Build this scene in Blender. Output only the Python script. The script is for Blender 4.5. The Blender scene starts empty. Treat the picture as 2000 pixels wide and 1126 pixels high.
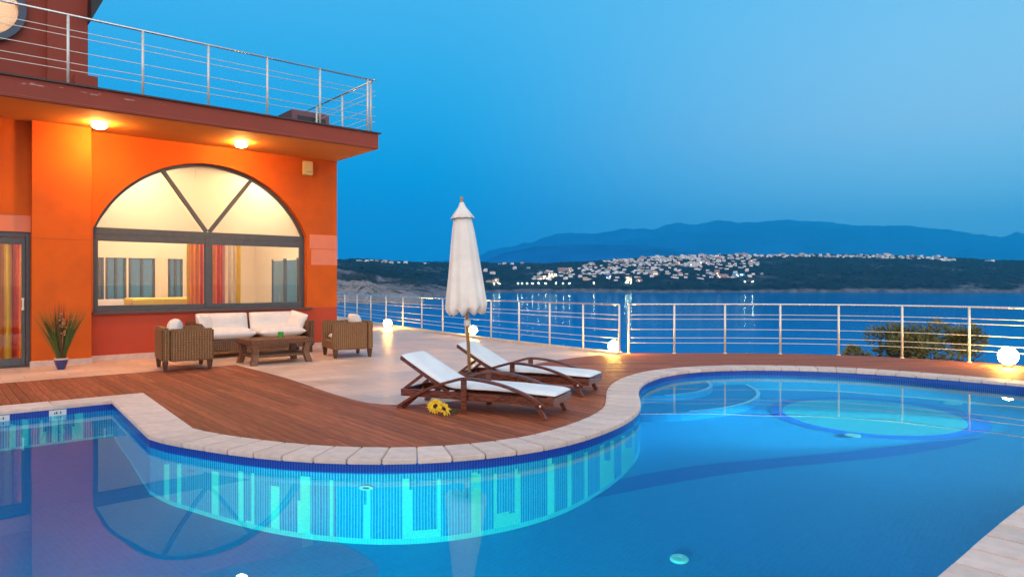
import bpy, bmesh, math, random
from mathutils import Vector, Matrix, noise
R = math.radians
rnd = random.Random(7)
scene = bpy.context.scene
col = scene.collection

# ------------------------------------------------------------------ camera
FPX, HOR, HCAM = 1340.0, 553.0, 1.5
cam_data = bpy.data.cameras.new('camera')
cam = bpy.data.objects.new('camera', cam_data); col.objects.link(cam)
cam.location = (0, 0, HCAM); cam.rotation_euler = (R(90), 0, 0)
cam_data.sensor_width = 36.0; cam_data.lens = 36.0 * FPX / 2000.0
cam_data.shift_y = -10.0 / 2000.0
cam_data.clip_end = 60000
scene.camera = cam

# ------------------------------------------------------------------ world: dusk sky
W = bpy.data.worlds.new('World'); scene.world = W; W.use_nodes = True
nt = W.node_tree; nt.nodes.clear()
def wn(t, **k):
    n = nt.nodes.new(t)
    for a, b in k.items(): setattr(n, a, b)
    return n
def ramp_node(tree, stops, interp='LINEAR'):
    n = tree.nodes.new('ShaderNodeValToRGB'); cr = n.color_ramp; cr.interpolation = interp
    while len(cr.elements) > 1: cr.elements.remove(cr.elements[-1])
    cr.elements[0].position = stops[0][0]; cr.elements[0].color = (*stops[0][1], 1)
    for p, c in stops[1:]:
        e = cr.elements.new(p); e.color = (*c, 1)
    return n
tc = wn('ShaderNodeTexCoord'); sep = wn('ShaderNodeSeparateXYZ'); nt.links.new(tc.outputs['Generated'], sep.inputs[0])
SKY_L = [(0, (.0, .34, .80)), (.04, (.0, .34, .76)), (.15, (.0, .37, .76)), (.25, (.025, .40, .76)), (.38, (.065, .43, .76)), (.7, (.30, .44, .62)), (1, (.42, .46, .55))]
SKY_R = [(0, (.24, .82, 1.0)), (.1, (.28, .70, .90)), (.2, (.34, .63, .82)), (.38, (.20, .53, .79)), (.7, (.34, .46, .62)), (1, (.42, .46, .55))]
SKY_B = [(0, (1.0, .58, .38)), (.12, (1.0, .64, .46)), (.4, (.85, .60, .50)), (.7, (.55, .50, .52)), (1, (.42, .46, .55))]
rl, rr, rb = (ramp_node(nt, s) for s in (SKY_L, SKY_R, SKY_B))
for r_ in (rl, rr, rb): nt.links.new(sep.outputs['Z'], r_.inputs[0])
def maprange(tree, src, a, b, c=0., d=1., smooth=True):
    m = tree.nodes.new('ShaderNodeMapRange')
    if smooth: m.interpolation_type = 'SMOOTHSTEP'
    tree.links.new(src, m.inputs[0])
    for i, v in zip((1, 2, 3, 4), (a, b, c, d)): m.inputs[i].default_value = v
    return m.outputs[0]
def mixc(tree, f, a, b, mode='MIX'):
    m = tree.nodes.new('ShaderNodeMix'); m.data_type = 'RGBA'; m.blend_type = mode
    for s, v in ((0, f), (6, a), (7, b)):
        if isinstance(v, bpy.types.NodeSocket): tree.links.new(v, m.inputs[s])
        elif isinstance(v, (int, float)): m.inputs[s].default_value = v
        else: m.inputs[s].default_value = (*v, 1)
    return m.outputs[2]
ax = maprange(nt, sep.outputs['X'], -.15, .62)
c1 = mixc(nt, ax, rl.outputs[0], rr.outputs[0])
by = maprange(nt, sep.outputs['Y'], .35, -.65)
c2 = mixc(nt, by, c1, rb.outputs[0])
bstr = maprange(nt, sep.outputs['Y'], .2, -.8, 1.0, 2.7)
bg = wn('ShaderNodeBackground'); out = wn('ShaderNodeOutputWorld')
nt.links.new(c2, bg.inputs[0]); nt.links.new(bstr, bg.inputs[1]); nt.links.new(bg.outputs[0], out.inputs[0])

scene.view_settings.view_transform = 'Standard'; scene.view_settings.look = 'None'
scene.view_settings.exposure = 0.3; scene.view_settings.gamma = 1.0
scene.view_settings.use_curve_mapping = False
scene.render.engine = 'CYCLES'
cy = scene.cycles
cy.use_denoising = True
try: cy.denoiser = 'OPENIMAGEDENOISE'; cy.denoising_input_passes = 'RGB_ALBEDO_NORMAL'
except Exception: pass
cy.max_bounces = 9; cy.diffuse_bounces = 3; cy.glossy_bounces = 4; cy.transmission_bounces = 8
cy.transparent_max_bounces = 12; cy.volume_bounces = 1
cy.sample_clamp_indirect = 4.0; cy.sample_clamp_direct = 0; cy.blur_glossy = 0.3
cy.caustics_reflective = False; cy.caustics_refractive = True

# ------------------------------------------------------------------ measuring helpers (pixels of the 2000 px photograph -> metres)
def gp(px, py, z=0.0):
    Y = FPX * (HCAM - z) / (py - HOR); return Vector(((px - 1000) / FPX * Y, Y, z))
def at(px, py, Y):
    return Vector(((px - 1000) / FPX * Y, Y, HCAM - (py - HOR) / FPX * Y))
WATER_Z, FLOOR_Z = -0.12, -1.78
def under(px, py, z=FLOOR_Z):           # refracted hit on a horizontal plane under the pool water
    dx, dy = (px - 1000) / FPX, 1.0; m = (py - HOR) / FPX
    t1 = (HCAM - WATER_Z) / m; h = math.hypot(dx, dy)
    s1 = h / math.hypot(h, m); s2 = s1 / 1.333; t2 = s2 / math.sqrt(1 - s2 * s2)
    k = t1 + (WATER_Z - z) * t2 / h
    return Vector((dx * k, dy * k, z))

# ------------------------------------------------------------------ materials
MATS = {}
def mat(name, color=(.5, .5, .5), rough=.6, metal=0., var=0., vscale=8., bump=0., bscale=60., emis=None, estr=0., spec=.5, obj_var=0., stretch=(1, 1, 1), coat=0., detail=4):
    if name in MATS: return MATS[name]
    m = bpy.data.materials.new(name); m.use_nodes = True; t = m.node_tree
    b = t.nodes['Principled BSDF']
    b.inputs['Base Color'].default_value = (*color, 1); b.inputs['Roughness'].default_value = rough
    b.inputs['Metallic'].default_value = metal; b.inputs['Specular IOR Level'].default_value = spec
    b.inputs['Coat Weight'].default_value = coat
    if emis: b.inputs['Emission Color'].default_value = (*emis, 1); b.inputs['Emission Strength'].default_value = estr
    if var or bump:
        co = t.nodes.new('ShaderNodeTexCoord'); mp = t.nodes.new('ShaderNodeMapping'); mp.inputs['Scale'].default_value = stretch
        t.links.new(co.outputs['Object'], mp.inputs[0])
    c = None
    if var:
        n = t.nodes.new('ShaderNodeTexNoise'); n.inputs['Scale'].default_value = vscale; n.inputs['Detail'].default_value = detail; n.inputs['Roughness'].default_value = .6
        t.links.new(mp.outputs[0], n.inputs['Vector'])
        f = maprange(t, n.outputs[0], .3, .7, 0, 1)
        c = mixc(t, f, tuple(x * (1 - var) for x in color), tuple(min(1, x * (1 + var)) for x in color))
        rr_ = maprange(t, n.outputs[0], .3, .7, max(0, rough - .08), min(1, rough + .08)); t.links.new(rr_, b.inputs['Roughness'])
    if obj_var:
        oi = t.nodes.new('ShaderNodeObjectInfo'); v = maprange(t, oi.outputs['Random'], 0, 1, 1 - obj_var, 1 + obj_var, False)
        hs = t.nodes.new('ShaderNodeHueSaturation'); t.links.new(v, hs.inputs['Value'])
        if c is not None: t.links.new(c, hs.inputs['Color'])
        else: hs.inputs['Color'].default_value = (*color, 1)
        c = hs.outputs[0]
    if c is not None: t.links.new(c, b.inputs['Base Color'])
    if bump:
        n2 = t.nodes.new('ShaderNodeTexNoise'); n2.inputs['Scale'].default_value = bscale; n2.inputs['Detail'].default_value = 5
        t.links.new(mp.outputs[0], n2.inputs['Vector'])
        bn = t.nodes.new('ShaderNodeBump'); bn.inputs['Strength'].default_value = bump; bn.inputs['Distance'].default_value = .01
        t.links.new(n2.outputs[0], bn.inputs['Height']); t.links.new(bn.outputs[0], b.inputs['Normal'])
    MATS[name] = m; return m

M_steel = mat('brushed_steel', (.80, .77, .68), .35, .2, var=.08, vscale=30)
M_rail = mat('polished_handrail_steel', (.70, .70, .66), .22, .92, var=.06, vscale=30)
M_paintor = mat('orange_wall_paint', (.66, .118, .012), .75, var=.09, vscale=1.6, bump=.3, bscale=90, spec=.25)
M_salmon = mat('salmon_wall_paint', (.80, .25, .14), .75, var=.05, vscale=2, bump=.1, bscale=90, spec=.25)
M_upper = mat('dark_red_wall_paint', (.31, .068, .045), .75, var=.08, vscale=1.0, bump=.12, bscale=80, spec=.25)
M_soffit = mat('soffit_paint', (.72, .25, .05), .8, var=.05, vscale=1.5, spec=.2)
M_frame = mat('grey_window_frame', (.075, .085, .10), .38, var=.1, vscale=10)
M_dark = mat('dark_metal', (.02, .022, .028), .4)
M_cream = mat('cream_interior', (.78, .66, .48), .8)
M_white = mat('white_plastic', (.78, .76, .72), .45)
M_skirt = mat('pale_stone_skirting', (.68, .50, .44), .6, var=.12, vscale=6)
M_cop = mat('pale_pink_coping_stone', (.74, .56, .47), .62, var=.10, vscale=7, bump=.25, bscale=45, obj_var=.09)
M_board = mat('red_brown_deck_wood', (.34, .095, .042), .62, var=.35, vscale=3.0, bump=.35, bscale=25, obj_var=.22, stretch=(14, 1.2, 3), spec=.25)
M_under = mat('deck_underlay', (.02, .012, .01), .9)
M_rattan_leg = mat('dark_wood_leg', (.085, .035, .018), .5, var=.3, vscale=20)
M_cushion = mat('white_cushion_fabric', (.80, .74, .70), .9, var=.05, vscale=5, bump=.35, bscale=14, spec=.2)
M_lcush = mat('white_lounger_fabric', (.82, .84, .84), .85, var=.04, vscale=5, bump=.25, bscale=12, spec=.2)
M_lwood = mat('polished_mahogany', (.135, .034, .018), .3, var=.35, vscale=4, stretch=(2, 12, 12), coat=.3)
M_canvas = mat('cream_canvas', (.88, .82, .74), .9, var=.05, vscale=4, bump=.2, bscale=80, spec=.15)
M_pole = mat('varnished_pole_wood', (.42, .24, .10), .35, var=.25, vscale=6, stretch=(8, 8, 1))
M_green = mat('green_glass_cup', (.05, .42, .06), .25, coat=.5)
M_blueglaze = mat('cobalt_glazed_pot', (.015, .03, .16), .2, coat=.6, var=.2, vscale=12)
M_grass = mat('green_reed_blades', (.10, .15, .03), .6, obj_var=.2)
M_straw = mat('dry_straw', (.50, .28, .13), .8, var=.3, vscale=30)
M_petal = mat('yellow_petals', (.85, .55, .02), .6, var=.12, vscale=20)
M_seed = mat('dark_seed_head', (.03, .015, .008), .9)
M_leaf = mat('dark_green_leaf', (.03, .07, .02), .6, var=.3, vscale=12)

def wicker(name, a, b):
    m = bpy.data.materials.new(name); m.use_nodes = True; t = m.node_tree; p = t.nodes['Principled BSDF']
    co = t.nodes.new('ShaderNodeTexCoord')
    s = t.nodes.new('ShaderNodeSeparateXYZ'); t.links.new(co.outputs['Object'], s.inputs[0])
    ad = t.nodes.new('ShaderNodeMath'); ad.operation = 'ADD'; t.links.new(s.outputs[0], ad.inputs[0]); t.links.new(s.outputs[1], ad.inputs[1])
    def wave(src, f, ph=0):
        mu = t.nodes.new('ShaderNodeMath'); mu.operation = 'MULTIPLY_ADD'; t.links.new(src, mu.inputs[0]); mu.inputs[1].default_value = f; mu.inputs[2].default_value = ph
        si = t.nodes.new('ShaderNodeMath'); si.operation = 'SINE'; t.links.new(mu.outputs[0], si.inputs[0]); return si.outputs[0]
    w1 = wave(ad.outputs[0], 6.283 / .042); w2 = wave(s.outputs[2], 6.283 / .045)
    mm0 = t.nodes.new('ShaderNodeMath'); mm0.operation = 'MULTIPLY'; t.links.new(w2, mm0.inputs[0]); mm0.inputs[1].default_value = .35
    mm = t.nodes.new('ShaderNodeMath'); mm.operation = 'ADD'; t.links.new(w1, mm.inputs[0]); t.links.new(mm0.outputs[0], mm.inputs[1])
    n = t.nodes.new('ShaderNodeTexNoise'); n.inputs['Scale'].default_value = 38; n.inputs['Detail'].default_value = 6; t.links.new(co.outputs['Object'], n.inputs['Vector'])
    f0 = maprange(t, mm.outputs[0], -1, 1); f1 = maprange(t, n.outputs[0], .3, .7)
    av = t.nodes.new('ShaderNodeMath'); av.operation = 'MULTIPLY_ADD'; t.links.new(f0, av.inputs[0]); av.inputs[1].default_value = .7
    av2 = t.nodes.new('ShaderNodeMath'); av2.operation = 'MULTIPLY'; t.links.new(f1, av2.inputs[0]); av2.inputs[1].default_value = .3; t.links.new(av2.outputs[0], av.inputs[2])
    t.links.new(mixc(t, av.outputs[0], a, b), p.inputs['Base Color']); p.inputs['Roughness'].default_value = .6
    bn = t.nodes.new('ShaderNodeBump'); bn.inputs['Strength'].default_value = .8; bn.inputs['Distance'].default_value = .008
    t.links.new(mm.outputs[0], bn.inputs['Height']); t.links.new(bn.outputs[0], p.inputs['Normal'])
    return m
M_wick = wicker('wicker_weave', (.12, .056, .02), (.36, .185, .075))
M_wickd = wicker('brown_wicker_weave', (.07, .032, .016), (.27, .13, .06))

def emis_mat(name, c, s):
    m = bpy.data.materials.new(name); m.use_nodes = True; t = m.node_tree; t.nodes.clear()
    e = t.nodes.new('ShaderNodeEmission'); e.inputs[0].default_value = (*c, 1); e.inputs[1].default_value = s
    o = t.nodes.new('ShaderNodeOutputMaterial'); t.links.new(e.outputs[0], o.inputs[0]); return m
M_globe = emis_mat('lit_globe', (1, .54, .10), 140)
M_dome = emis_mat('lit_dome_glass', (1, .50, .12), 400)
M_pend = emis_mat('lit_pendant', (1, .80, .5), 12)

def glass_mat(name, tint=(1, 1, 1), rough=0., fmin=.0, fmul=1.):
    m = bpy.data.materials.new(name); m.use_nodes = True; t = m.node_tree; t.nodes.clear()
    tr = t.nodes.new('ShaderNodeBsdfTransparent'); tr.inputs[0].default_value = (*tint, 1)
    gl = t.nodes.new('ShaderNodeBsdfGlossy'); gl.inputs['Roughness'].default_value = rough
    fr = t.nodes.new('ShaderNodeFresnel'); fr.inputs[0].default_value = 1.5
    f = maprange(t, fr.outputs[0], 0, 1, fmin, fmul, False)
    mx = t.nodes.new('ShaderNodeMixShader'); t.links.new(f, mx.inputs[0]); t.links.new(tr.outputs[0], mx.inputs[1]); t.links.new(gl.outputs[0], mx.inputs[2])
    o = t.nodes.new('ShaderNodeOutputMaterial'); t.links.new(mx.outputs[0], o.inputs[0]); return m
M_glass = glass_mat('window_glass', (.96, .96, .95), .0, .0, 1.)

# ------------------------------------------------------------------ mesh builder
class MB:
    def __init__(s): s.v = []; s.f = []; s.mi = []
    def add(s, vs, fs, mi=0):
        o = len(s.v); s.v += [tuple(v) for v in vs]; s.f += [tuple(i + o for i in f) for f in fs]; s.mi += [mi] * len(fs); return s
    def box(s, x0, x1, y0, y1, z0, z1, mi=0, M=None):
        vs = [Vector((x, y, z)) for z in (z0, z1) for y in (y0, y1) for x in (x0, x1)]
        if M: vs = [M @ v for v in vs]
        return s.add(vs, [(0, 2, 3, 1), (4, 5, 7, 6), (0, 1, 5, 4), (2, 6, 7, 3), (0, 4, 6, 2), (1, 3, 7, 5)], mi)
    def beam(s, a, b, w, h, up=(0, 0, 1), mi=0):
        a, b = Vector(a), Vector(b); d = (b - a).normalized(); u = Vector(up); sd = d.cross(u).normalized(); u = sd.cross(d)
        vs = [p + sd * (i * w / 2) + u * (j * h / 2) for p in (a, b) for i, j in ((-1, -1), (1, -1), (1, 1), (-1, 1))]
        return s.add(vs, [(0, 1, 2, 3), (7, 6, 5, 4), (0, 4, 5, 1), (1, 5, 6, 2), (2, 6, 7, 3), (3, 7, 4, 0)], mi)
    def tube(s, pts, r, seg=8, mi=0, cap=True):
        pts = [Vector(p) for p in pts]; n = len(pts); rs = r if isinstance(r, (list, tuple)) else [r] * n
        o = []; ref = None
        for i, p in enumerate(pts):
            d = (pts[min(i + 1, n - 1)] - pts[max(i - 1, 0)]).normalized()
            if ref is None: ref = d.orthogonal().normalized()
            ref = (ref - d * ref.dot(d)).normalized(); q = d.cross(ref)
            o += [p + (ref * math.cos(2 * math.pi * k / seg) + q * math.sin(2 * math.pi * k / seg)) * rs[i] for k in range(seg)]
        fs = [(i * seg + k, i * seg + (k + 1) % seg, (i + 1) * seg + (k + 1) % seg, (i + 1) * seg + k) for i in range(n - 1) for k in range(seg)]
        if cap: fs += [tuple(reversed(range(seg))), tuple(range((n - 1) * seg, n * seg))]
        return s.add(o, fs, mi)
    def ribbon(s, pts, w, h, side=(0, 1, 0), mi=0):     # rectangular section swept along pts, width along side
        pts = [Vector(p) for p in pts]; n = len(pts); sd = Vector(side).normalized(); o = []
        for i, p in enumerate(pts):
            d = (pts[min(i + 1, n - 1)] - pts[max(i - 1, 0)]).normalized(); u = sd.cross(d).normalized()
            o += [p + sd * (a * w / 2) + u * (b * h / 2) for a, b in ((-1, -1), (1, -1), (1, 1), (-1, 1))]
        fs = [(i * 4 + k, i * 4 + (k + 1) % 4, (i + 1) * 4 + (k + 1) % 4, (i + 1) * 4 + k) for i in range(n - 1) for k in range(4)]
        fs += [(3, 2, 1, 0), tuple(range((n - 1) * 4, n * 4))]
        return s.add(o, fs, mi)
    def lathe(s, prof, seg=24, c=(0, 0, 0), mi=0, M=None, caps=True):
        o = [Vector((r * math.cos(2 * math.pi * k / seg), r * math.sin(2 * math.pi * k / seg), z)) for r, z in prof for k in range(seg)]
        if M: o = [M @ v for v in o]
        o = [v + Vector(c) for v in o]; n = len(prof)
        fs = [(i * seg + k, i * seg + (k + 1) % seg, (i + 1) * seg + (k + 1) % seg, (i + 1) * seg + k) for i in range(n - 1) for k in range(seg)]
        if caps: fs += [tuple(reversed(range(seg))), tuple(range((n - 1) * seg, n * seg))]
        else: fs += [((n - 1) * seg + k, (n - 1) * seg + (k + 1) % seg, (k + 1) % seg, k) for k in range(seg)]
        return s.add(o, fs, mi)
    def prism(s, poly, z0, z1, mi=0, M=None):
        n = len(poly); vs = [Vector((p[0], p[1], z)) for z in (z0, z1) for p in poly]
        if M: vs = [M @ v for v in vs]
        return s.add(vs, [tuple(reversed(range(n))), tuple(range(n, 2 * n))] + [(i, (i + 1) % n, n + (i + 1) % n, n + i) for i in range(n)], mi)
    def build(s, name, m, parent=None, smooth=False, bevel=0, seg=1, loc=None, recalc=True, sub=0):
        me = bpy.data.meshes.new(name); me.from_pydata(s.v, [], s.f)
        if recalc or bevel:
            bm = bmesh.new(); bm.from_mesh(me)
            if recalc: bmesh.ops.recalc_face_normals(bm, faces=bm.faces)
            if bevel: bmesh.ops.bevel(bm, geom=bm.edges[:], offset=bevel, segments=seg, affect='EDGES', clamp_overlap=True)
            bm.to_mesh(me); bm.free()
        for x in (m if isinstance(m, (list, tuple)) else [m]): me.materials.append(x)
        if not bevel:
            for p, i in zip(me.polygons, s.mi): p.material_index = i
        if smooth:
            for p in me.polygons: p.use_smooth = True
        o = bpy.data.objects.new(name, me); col.objects.link(o)
        if parent: o.parent = parent
        if loc: o.location = loc
        if sub:
            md = o.modifiers.new('s', 'SUBSURF'); md.levels = sub; md.render_levels = sub
        return o
def smooth_by_angle(o, a=35):
    me = o.data
    for p in me.polygons: p.use_smooth = True
    bm = bmesh.new(); bm.from_mesh(me)
    for e in bm.edges:
        if len(e.link_faces) == 2 and e.calc_face_angle(0) > R(a): e.smooth = False
    bm.to_mesh(me); bm.free(); return o
def empty(name, loc=(0, 0, 0), rz=0.):
    o = bpy.data.objects.new(name, None); col.objects.link(o); o.location = loc; o.rotation_euler = (0, 0, rz); o.empty_display_size = .2; return o
def tag(o, label=None, cat=None, group=None, kind=None):
    for k, v in (('label', label), ('category', cat), ('group', group), ('kind', kind)):
        if v: o[k] = v
    return o
def copy_tree(o, parent=None):
    c = o.copy(); col.objects.link(c); c.parent = parent
    for ch in list(o.children): copy_tree(ch, c)
    return c
def catmull(pts, step, closed=False):
    P = [Vector((p[0], p[1])) for p in pts]; n = len(P); o = []
    for i in range(n - 1 if not closed else n):
        p0, p1, p2, p3 = (P[max(i - 1, 0)], P[i], P[i + 1], P[min(i + 2, n - 1)]) if not closed else (P[i - 1], P[i], P[(i + 1) % n], P[(i + 2) % n])
        k = max(2, int((p2 - p1).length / .02))
        for j in range(k):
            t = j / k
            o.append(.5 * ((2 * p1) + (p2 - p0) * t + (2 * p0 - 5 * p1 + 4 * p2 - p3) * t * t + (3 * p1 - p0 - 3 * p2 + p3) * t ** 3))
    if not closed: o.append(P[-1])
    return resample(o, step)
def resample(o, step):
    L = [0.]
    for a, b in zip(o, o[1:]): L.append(L[-1] + (b - a).length)
    n = max(1, round(L[-1] / step)); res = []; j = 0
    for i in range(n + 1):
        t = L[-1] * i / n
        while j < len(L) - 2 and L[j + 1] < t: j += 1
        res.append(o[j].lerp(o[j + 1], min(1, max(0, (t - L[j]) / max(1e-9, L[j + 1] - L[j])))))
    return res

# ------------------------------------------------------------------ haze
haze = MB().box(-24000, 24000, -5500, 18000, -24, 1750).build('haze', [], recalc=True)
mh = bpy.data.materials.new('haze_air'); mh.use_nodes = True; t = mh.node_tree; t.nodes.clear()
pv = t.nodes.new('ShaderNodeVolumePrincipled'); pv.inputs['Color'].default_value = (.05, .70, 1, 1); pv.inputs['Density'].default_value = 9.5e-5; pv.inputs['Anisotropy'].default_value = .72
o_ = t.nodes.new('ShaderNodeOutputMaterial'); t.links.new(pv.outputs[0], o_.inputs['Volume']); haze.data.materials.append(mh)
tag(haze, kind='stuff')

# ------------------------------------------------------------------ pool outline
COPW = .42
near_chain = [(-8.56, 5.92), (-9.1, 4.2), (-8.4, 2.2), (-6.5, .9), (-4.3, .45), (-2, .7), (0, 1.62), (1.2, 2.62), (2.33, 3.63), (3.43, 4.6), (5.4, 6.2), (6.95, 7.5), (7.8, 8.6), (7.95, 9.5), (7.68, 10.2)]
fp = [(1894, 742.4), (1769, 731), (1667, 723.5), (1553, 719.3), (1440, 718.5), (1353, 721), (1296, 728), (1258, 741.6), (1241, 756), (1241, 768), (1249, 781), (1252.7, 794.6), (1249, 806), (1232, 819), (1205, 832), (1175, 844), (1141, 856), (1103, 866.5), (1054, 877), (999, 884.6), (937, 890.5), (870, 897), (801, 900.5), (729.5, 900.5), (660, 899.5), (593, 896.5), (530, 891.5), (472, 885), (418, 877.5), (374, 870), (329, 862)]
far_chain = [gp(x, y, -.02).xy for x, y in fp]
for _ in range(2):
    far_chain = [far_chain[0]] + [(far_chain[i - 1] + 2 * far_chain[i] + far_chain[i + 1]) / 4 for i in range(1, len(far_chain) - 1)] + [far_chain[-1]]
CORN2, CORN1 = Vector((-3.60, 6.82)), Vector((-5.14, 8.84))
chain = [Vector(p) for p in near_chain] + far_chain + [CORN2]
def outline(step, sstep):
    c = catmull(chain, step)
    a = resample([CORN2, CORN1], sstep); b = resample([CORN1, Vector(near_chain[0])], sstep)
    return c[:-1] + a[:-1] + b[:-1]
def offset(pts, d):
    n = len(pts); o = []
    for i in range(n):
        a, b, c = pts[i - 1], pts[i], pts[(i + 1) % n]
        e1 = (b - a).normalized(); e2 = (c - b).normalized(); n1 = Vector((e1.y, -e1.x)); n2 = Vector((e2.y, -e2.x))
        m = (n1 + n2).normalized(); o.append(b + m * d / max(.45, m.dot(n1)))
    return o
IN = outline(.3, .62); OUT = offset(IN, COPW)
FINE = outline(.03, .03)

# ---- pool
def vcol_tile(name, rough=.25, grout=.0254, bump=.15):
    m = bpy.data.materials.new(name); m.use_nodes = True; t = m.node_tree; p = t.nodes['Principled BSDF']
    a = t.nodes.new('ShaderNodeAttribute'); a.attribute_name = 'Col'
    u = t.nodes.new('ShaderNodeTexCoord'); br = t.nodes.new('ShaderNodeTexBrick'); br.offset = 0; br.inputs['Scale'].default_value = 1
    br.inputs['Brick Width'].default_value = grout; br.inputs['Row Height'].default_value = grout; br.inputs['Mortar Size'].default_value = grout * .06
    br.inputs['Color1'].default_value = (.9, .9, .9, 1); br.inputs['Color2'].default_value = (1.08, 1.08, 1.08, 1); br.inputs['Mortar'].default_value = (.9, .95, 1, 1)
    t.links.new(u.outputs['UV'], br.inputs[0])
    c = mixc(t, 1., a.outputs['Color'], br.outputs['Color'], 'MULTIPLY')
    sx = t.nodes.new('ShaderNodeSeparateXYZ'); t.links.new(u.outputs['UV'], sx.inputs[0])
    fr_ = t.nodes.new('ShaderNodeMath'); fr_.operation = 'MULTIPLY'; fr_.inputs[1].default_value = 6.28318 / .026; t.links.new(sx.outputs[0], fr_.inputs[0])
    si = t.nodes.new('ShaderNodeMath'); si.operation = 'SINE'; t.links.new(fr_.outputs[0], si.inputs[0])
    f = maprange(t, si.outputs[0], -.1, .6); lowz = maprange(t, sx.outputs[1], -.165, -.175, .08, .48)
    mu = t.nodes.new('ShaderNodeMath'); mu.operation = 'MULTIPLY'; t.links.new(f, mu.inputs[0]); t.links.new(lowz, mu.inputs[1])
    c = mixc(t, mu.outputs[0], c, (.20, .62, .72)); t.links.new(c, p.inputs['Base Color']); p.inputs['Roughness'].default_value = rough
    return m
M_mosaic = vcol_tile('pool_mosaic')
def colored_mesh(name, vs, fs, cols, uvs, m, parent):
    me = bpy.data.meshes.new(name); me.from_pydata(vs, [], fs)
    ca = me.color_attributes.new('Col', 'FLOAT_COLOR', 'CORNER'); uv = me.uv_layers.new(name='UVMap')
    cb = []; ub = []
    for f, c in zip(fs, cols):
        for i in f: cb += [*c, 1]; ub += list(uvs[i])
    ca.data.foreach_set('color', cb); uv.data.foreach_set('uv', ub)
    me.materials.append(m); o = bpy.data.objects.new(name, me); col.objects.link(o); o.parent = parent; return o
pool = empty('swimming_pool', (0, 0, 0)); tag(pool, kind='structure')
# wall of mosaic columns with light bars
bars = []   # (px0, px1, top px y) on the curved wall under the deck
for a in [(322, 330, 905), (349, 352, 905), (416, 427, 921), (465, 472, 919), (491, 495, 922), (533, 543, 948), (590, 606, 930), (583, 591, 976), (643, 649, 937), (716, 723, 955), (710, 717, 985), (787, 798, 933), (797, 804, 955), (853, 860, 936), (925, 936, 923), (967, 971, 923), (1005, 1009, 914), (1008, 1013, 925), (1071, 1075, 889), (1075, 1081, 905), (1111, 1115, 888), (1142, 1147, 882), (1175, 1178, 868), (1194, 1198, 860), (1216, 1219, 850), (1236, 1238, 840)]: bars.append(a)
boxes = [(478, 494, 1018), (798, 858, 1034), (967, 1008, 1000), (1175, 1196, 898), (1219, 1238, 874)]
def wall_depth(px, py, p):   # z on the wall at plan point p seen at pixel row py through water
    h = math.hypot(1, (px - 1000) / FPX); m = (py - HOR) / FPX; t1 = (HCAM - WATER_Z) / m
    s1 = h / math.hypot(h, m); s2 = s1 / 1.333; t2 = s2 / math.sqrt(1 - s2 * s2)
    rem = (p.y - t1) * h
    return WATER_Z - rem / t2
ZT, NR = -.045, 34
rows = [ZT - i * (ZT - FLOOR_Z) / NR for i in range(NR + 1)]
n = len(FINE); vs = []; fs = []; cols = []; uvs = []; s = 0.
leftbars = [(17, 30, 828), (42, 53, 818), (78, 82, 820), (82, 90, 842), (100, 112, 812), (120, 125, 812), (146, 160, 806), (144, 150, 832)]
for i, p in enumerate(FINE):
    if i: s += (p - FINE[i - 1]).length
    for z in rows: vs.append((p.x, p.y, z)); uvs.append((s, z))
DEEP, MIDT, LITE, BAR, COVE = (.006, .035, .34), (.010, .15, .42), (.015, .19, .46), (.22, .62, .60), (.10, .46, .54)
rw = random.Random(3)
rowcell = lambda a, b: [(a + j, b + j, b + j + 1, a + j + 1) for j in range(NR)]
rand_bars = []; q = 0
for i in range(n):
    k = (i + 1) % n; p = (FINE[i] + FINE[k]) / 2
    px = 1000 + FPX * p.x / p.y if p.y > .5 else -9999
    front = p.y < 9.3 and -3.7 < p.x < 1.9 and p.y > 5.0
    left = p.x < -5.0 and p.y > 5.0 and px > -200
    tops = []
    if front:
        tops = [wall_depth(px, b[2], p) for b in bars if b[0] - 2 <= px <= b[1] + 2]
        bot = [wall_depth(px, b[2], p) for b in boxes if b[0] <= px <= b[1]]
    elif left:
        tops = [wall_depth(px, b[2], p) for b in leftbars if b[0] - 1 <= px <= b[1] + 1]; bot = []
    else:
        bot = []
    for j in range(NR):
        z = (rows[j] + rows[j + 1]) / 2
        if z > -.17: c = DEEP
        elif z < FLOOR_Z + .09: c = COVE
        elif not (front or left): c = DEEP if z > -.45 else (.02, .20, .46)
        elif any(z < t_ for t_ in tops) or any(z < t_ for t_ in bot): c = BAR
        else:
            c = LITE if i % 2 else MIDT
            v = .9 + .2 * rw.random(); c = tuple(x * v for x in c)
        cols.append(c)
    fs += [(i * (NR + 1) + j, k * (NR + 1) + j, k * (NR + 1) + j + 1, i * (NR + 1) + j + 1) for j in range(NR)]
pw = colored_mesh('mosaic_wall', vs, fs, cols, uvs, M_mosaic, pool); tag(pw, 'curved pool wall of blue mosaic strips with pale bars')
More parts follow.
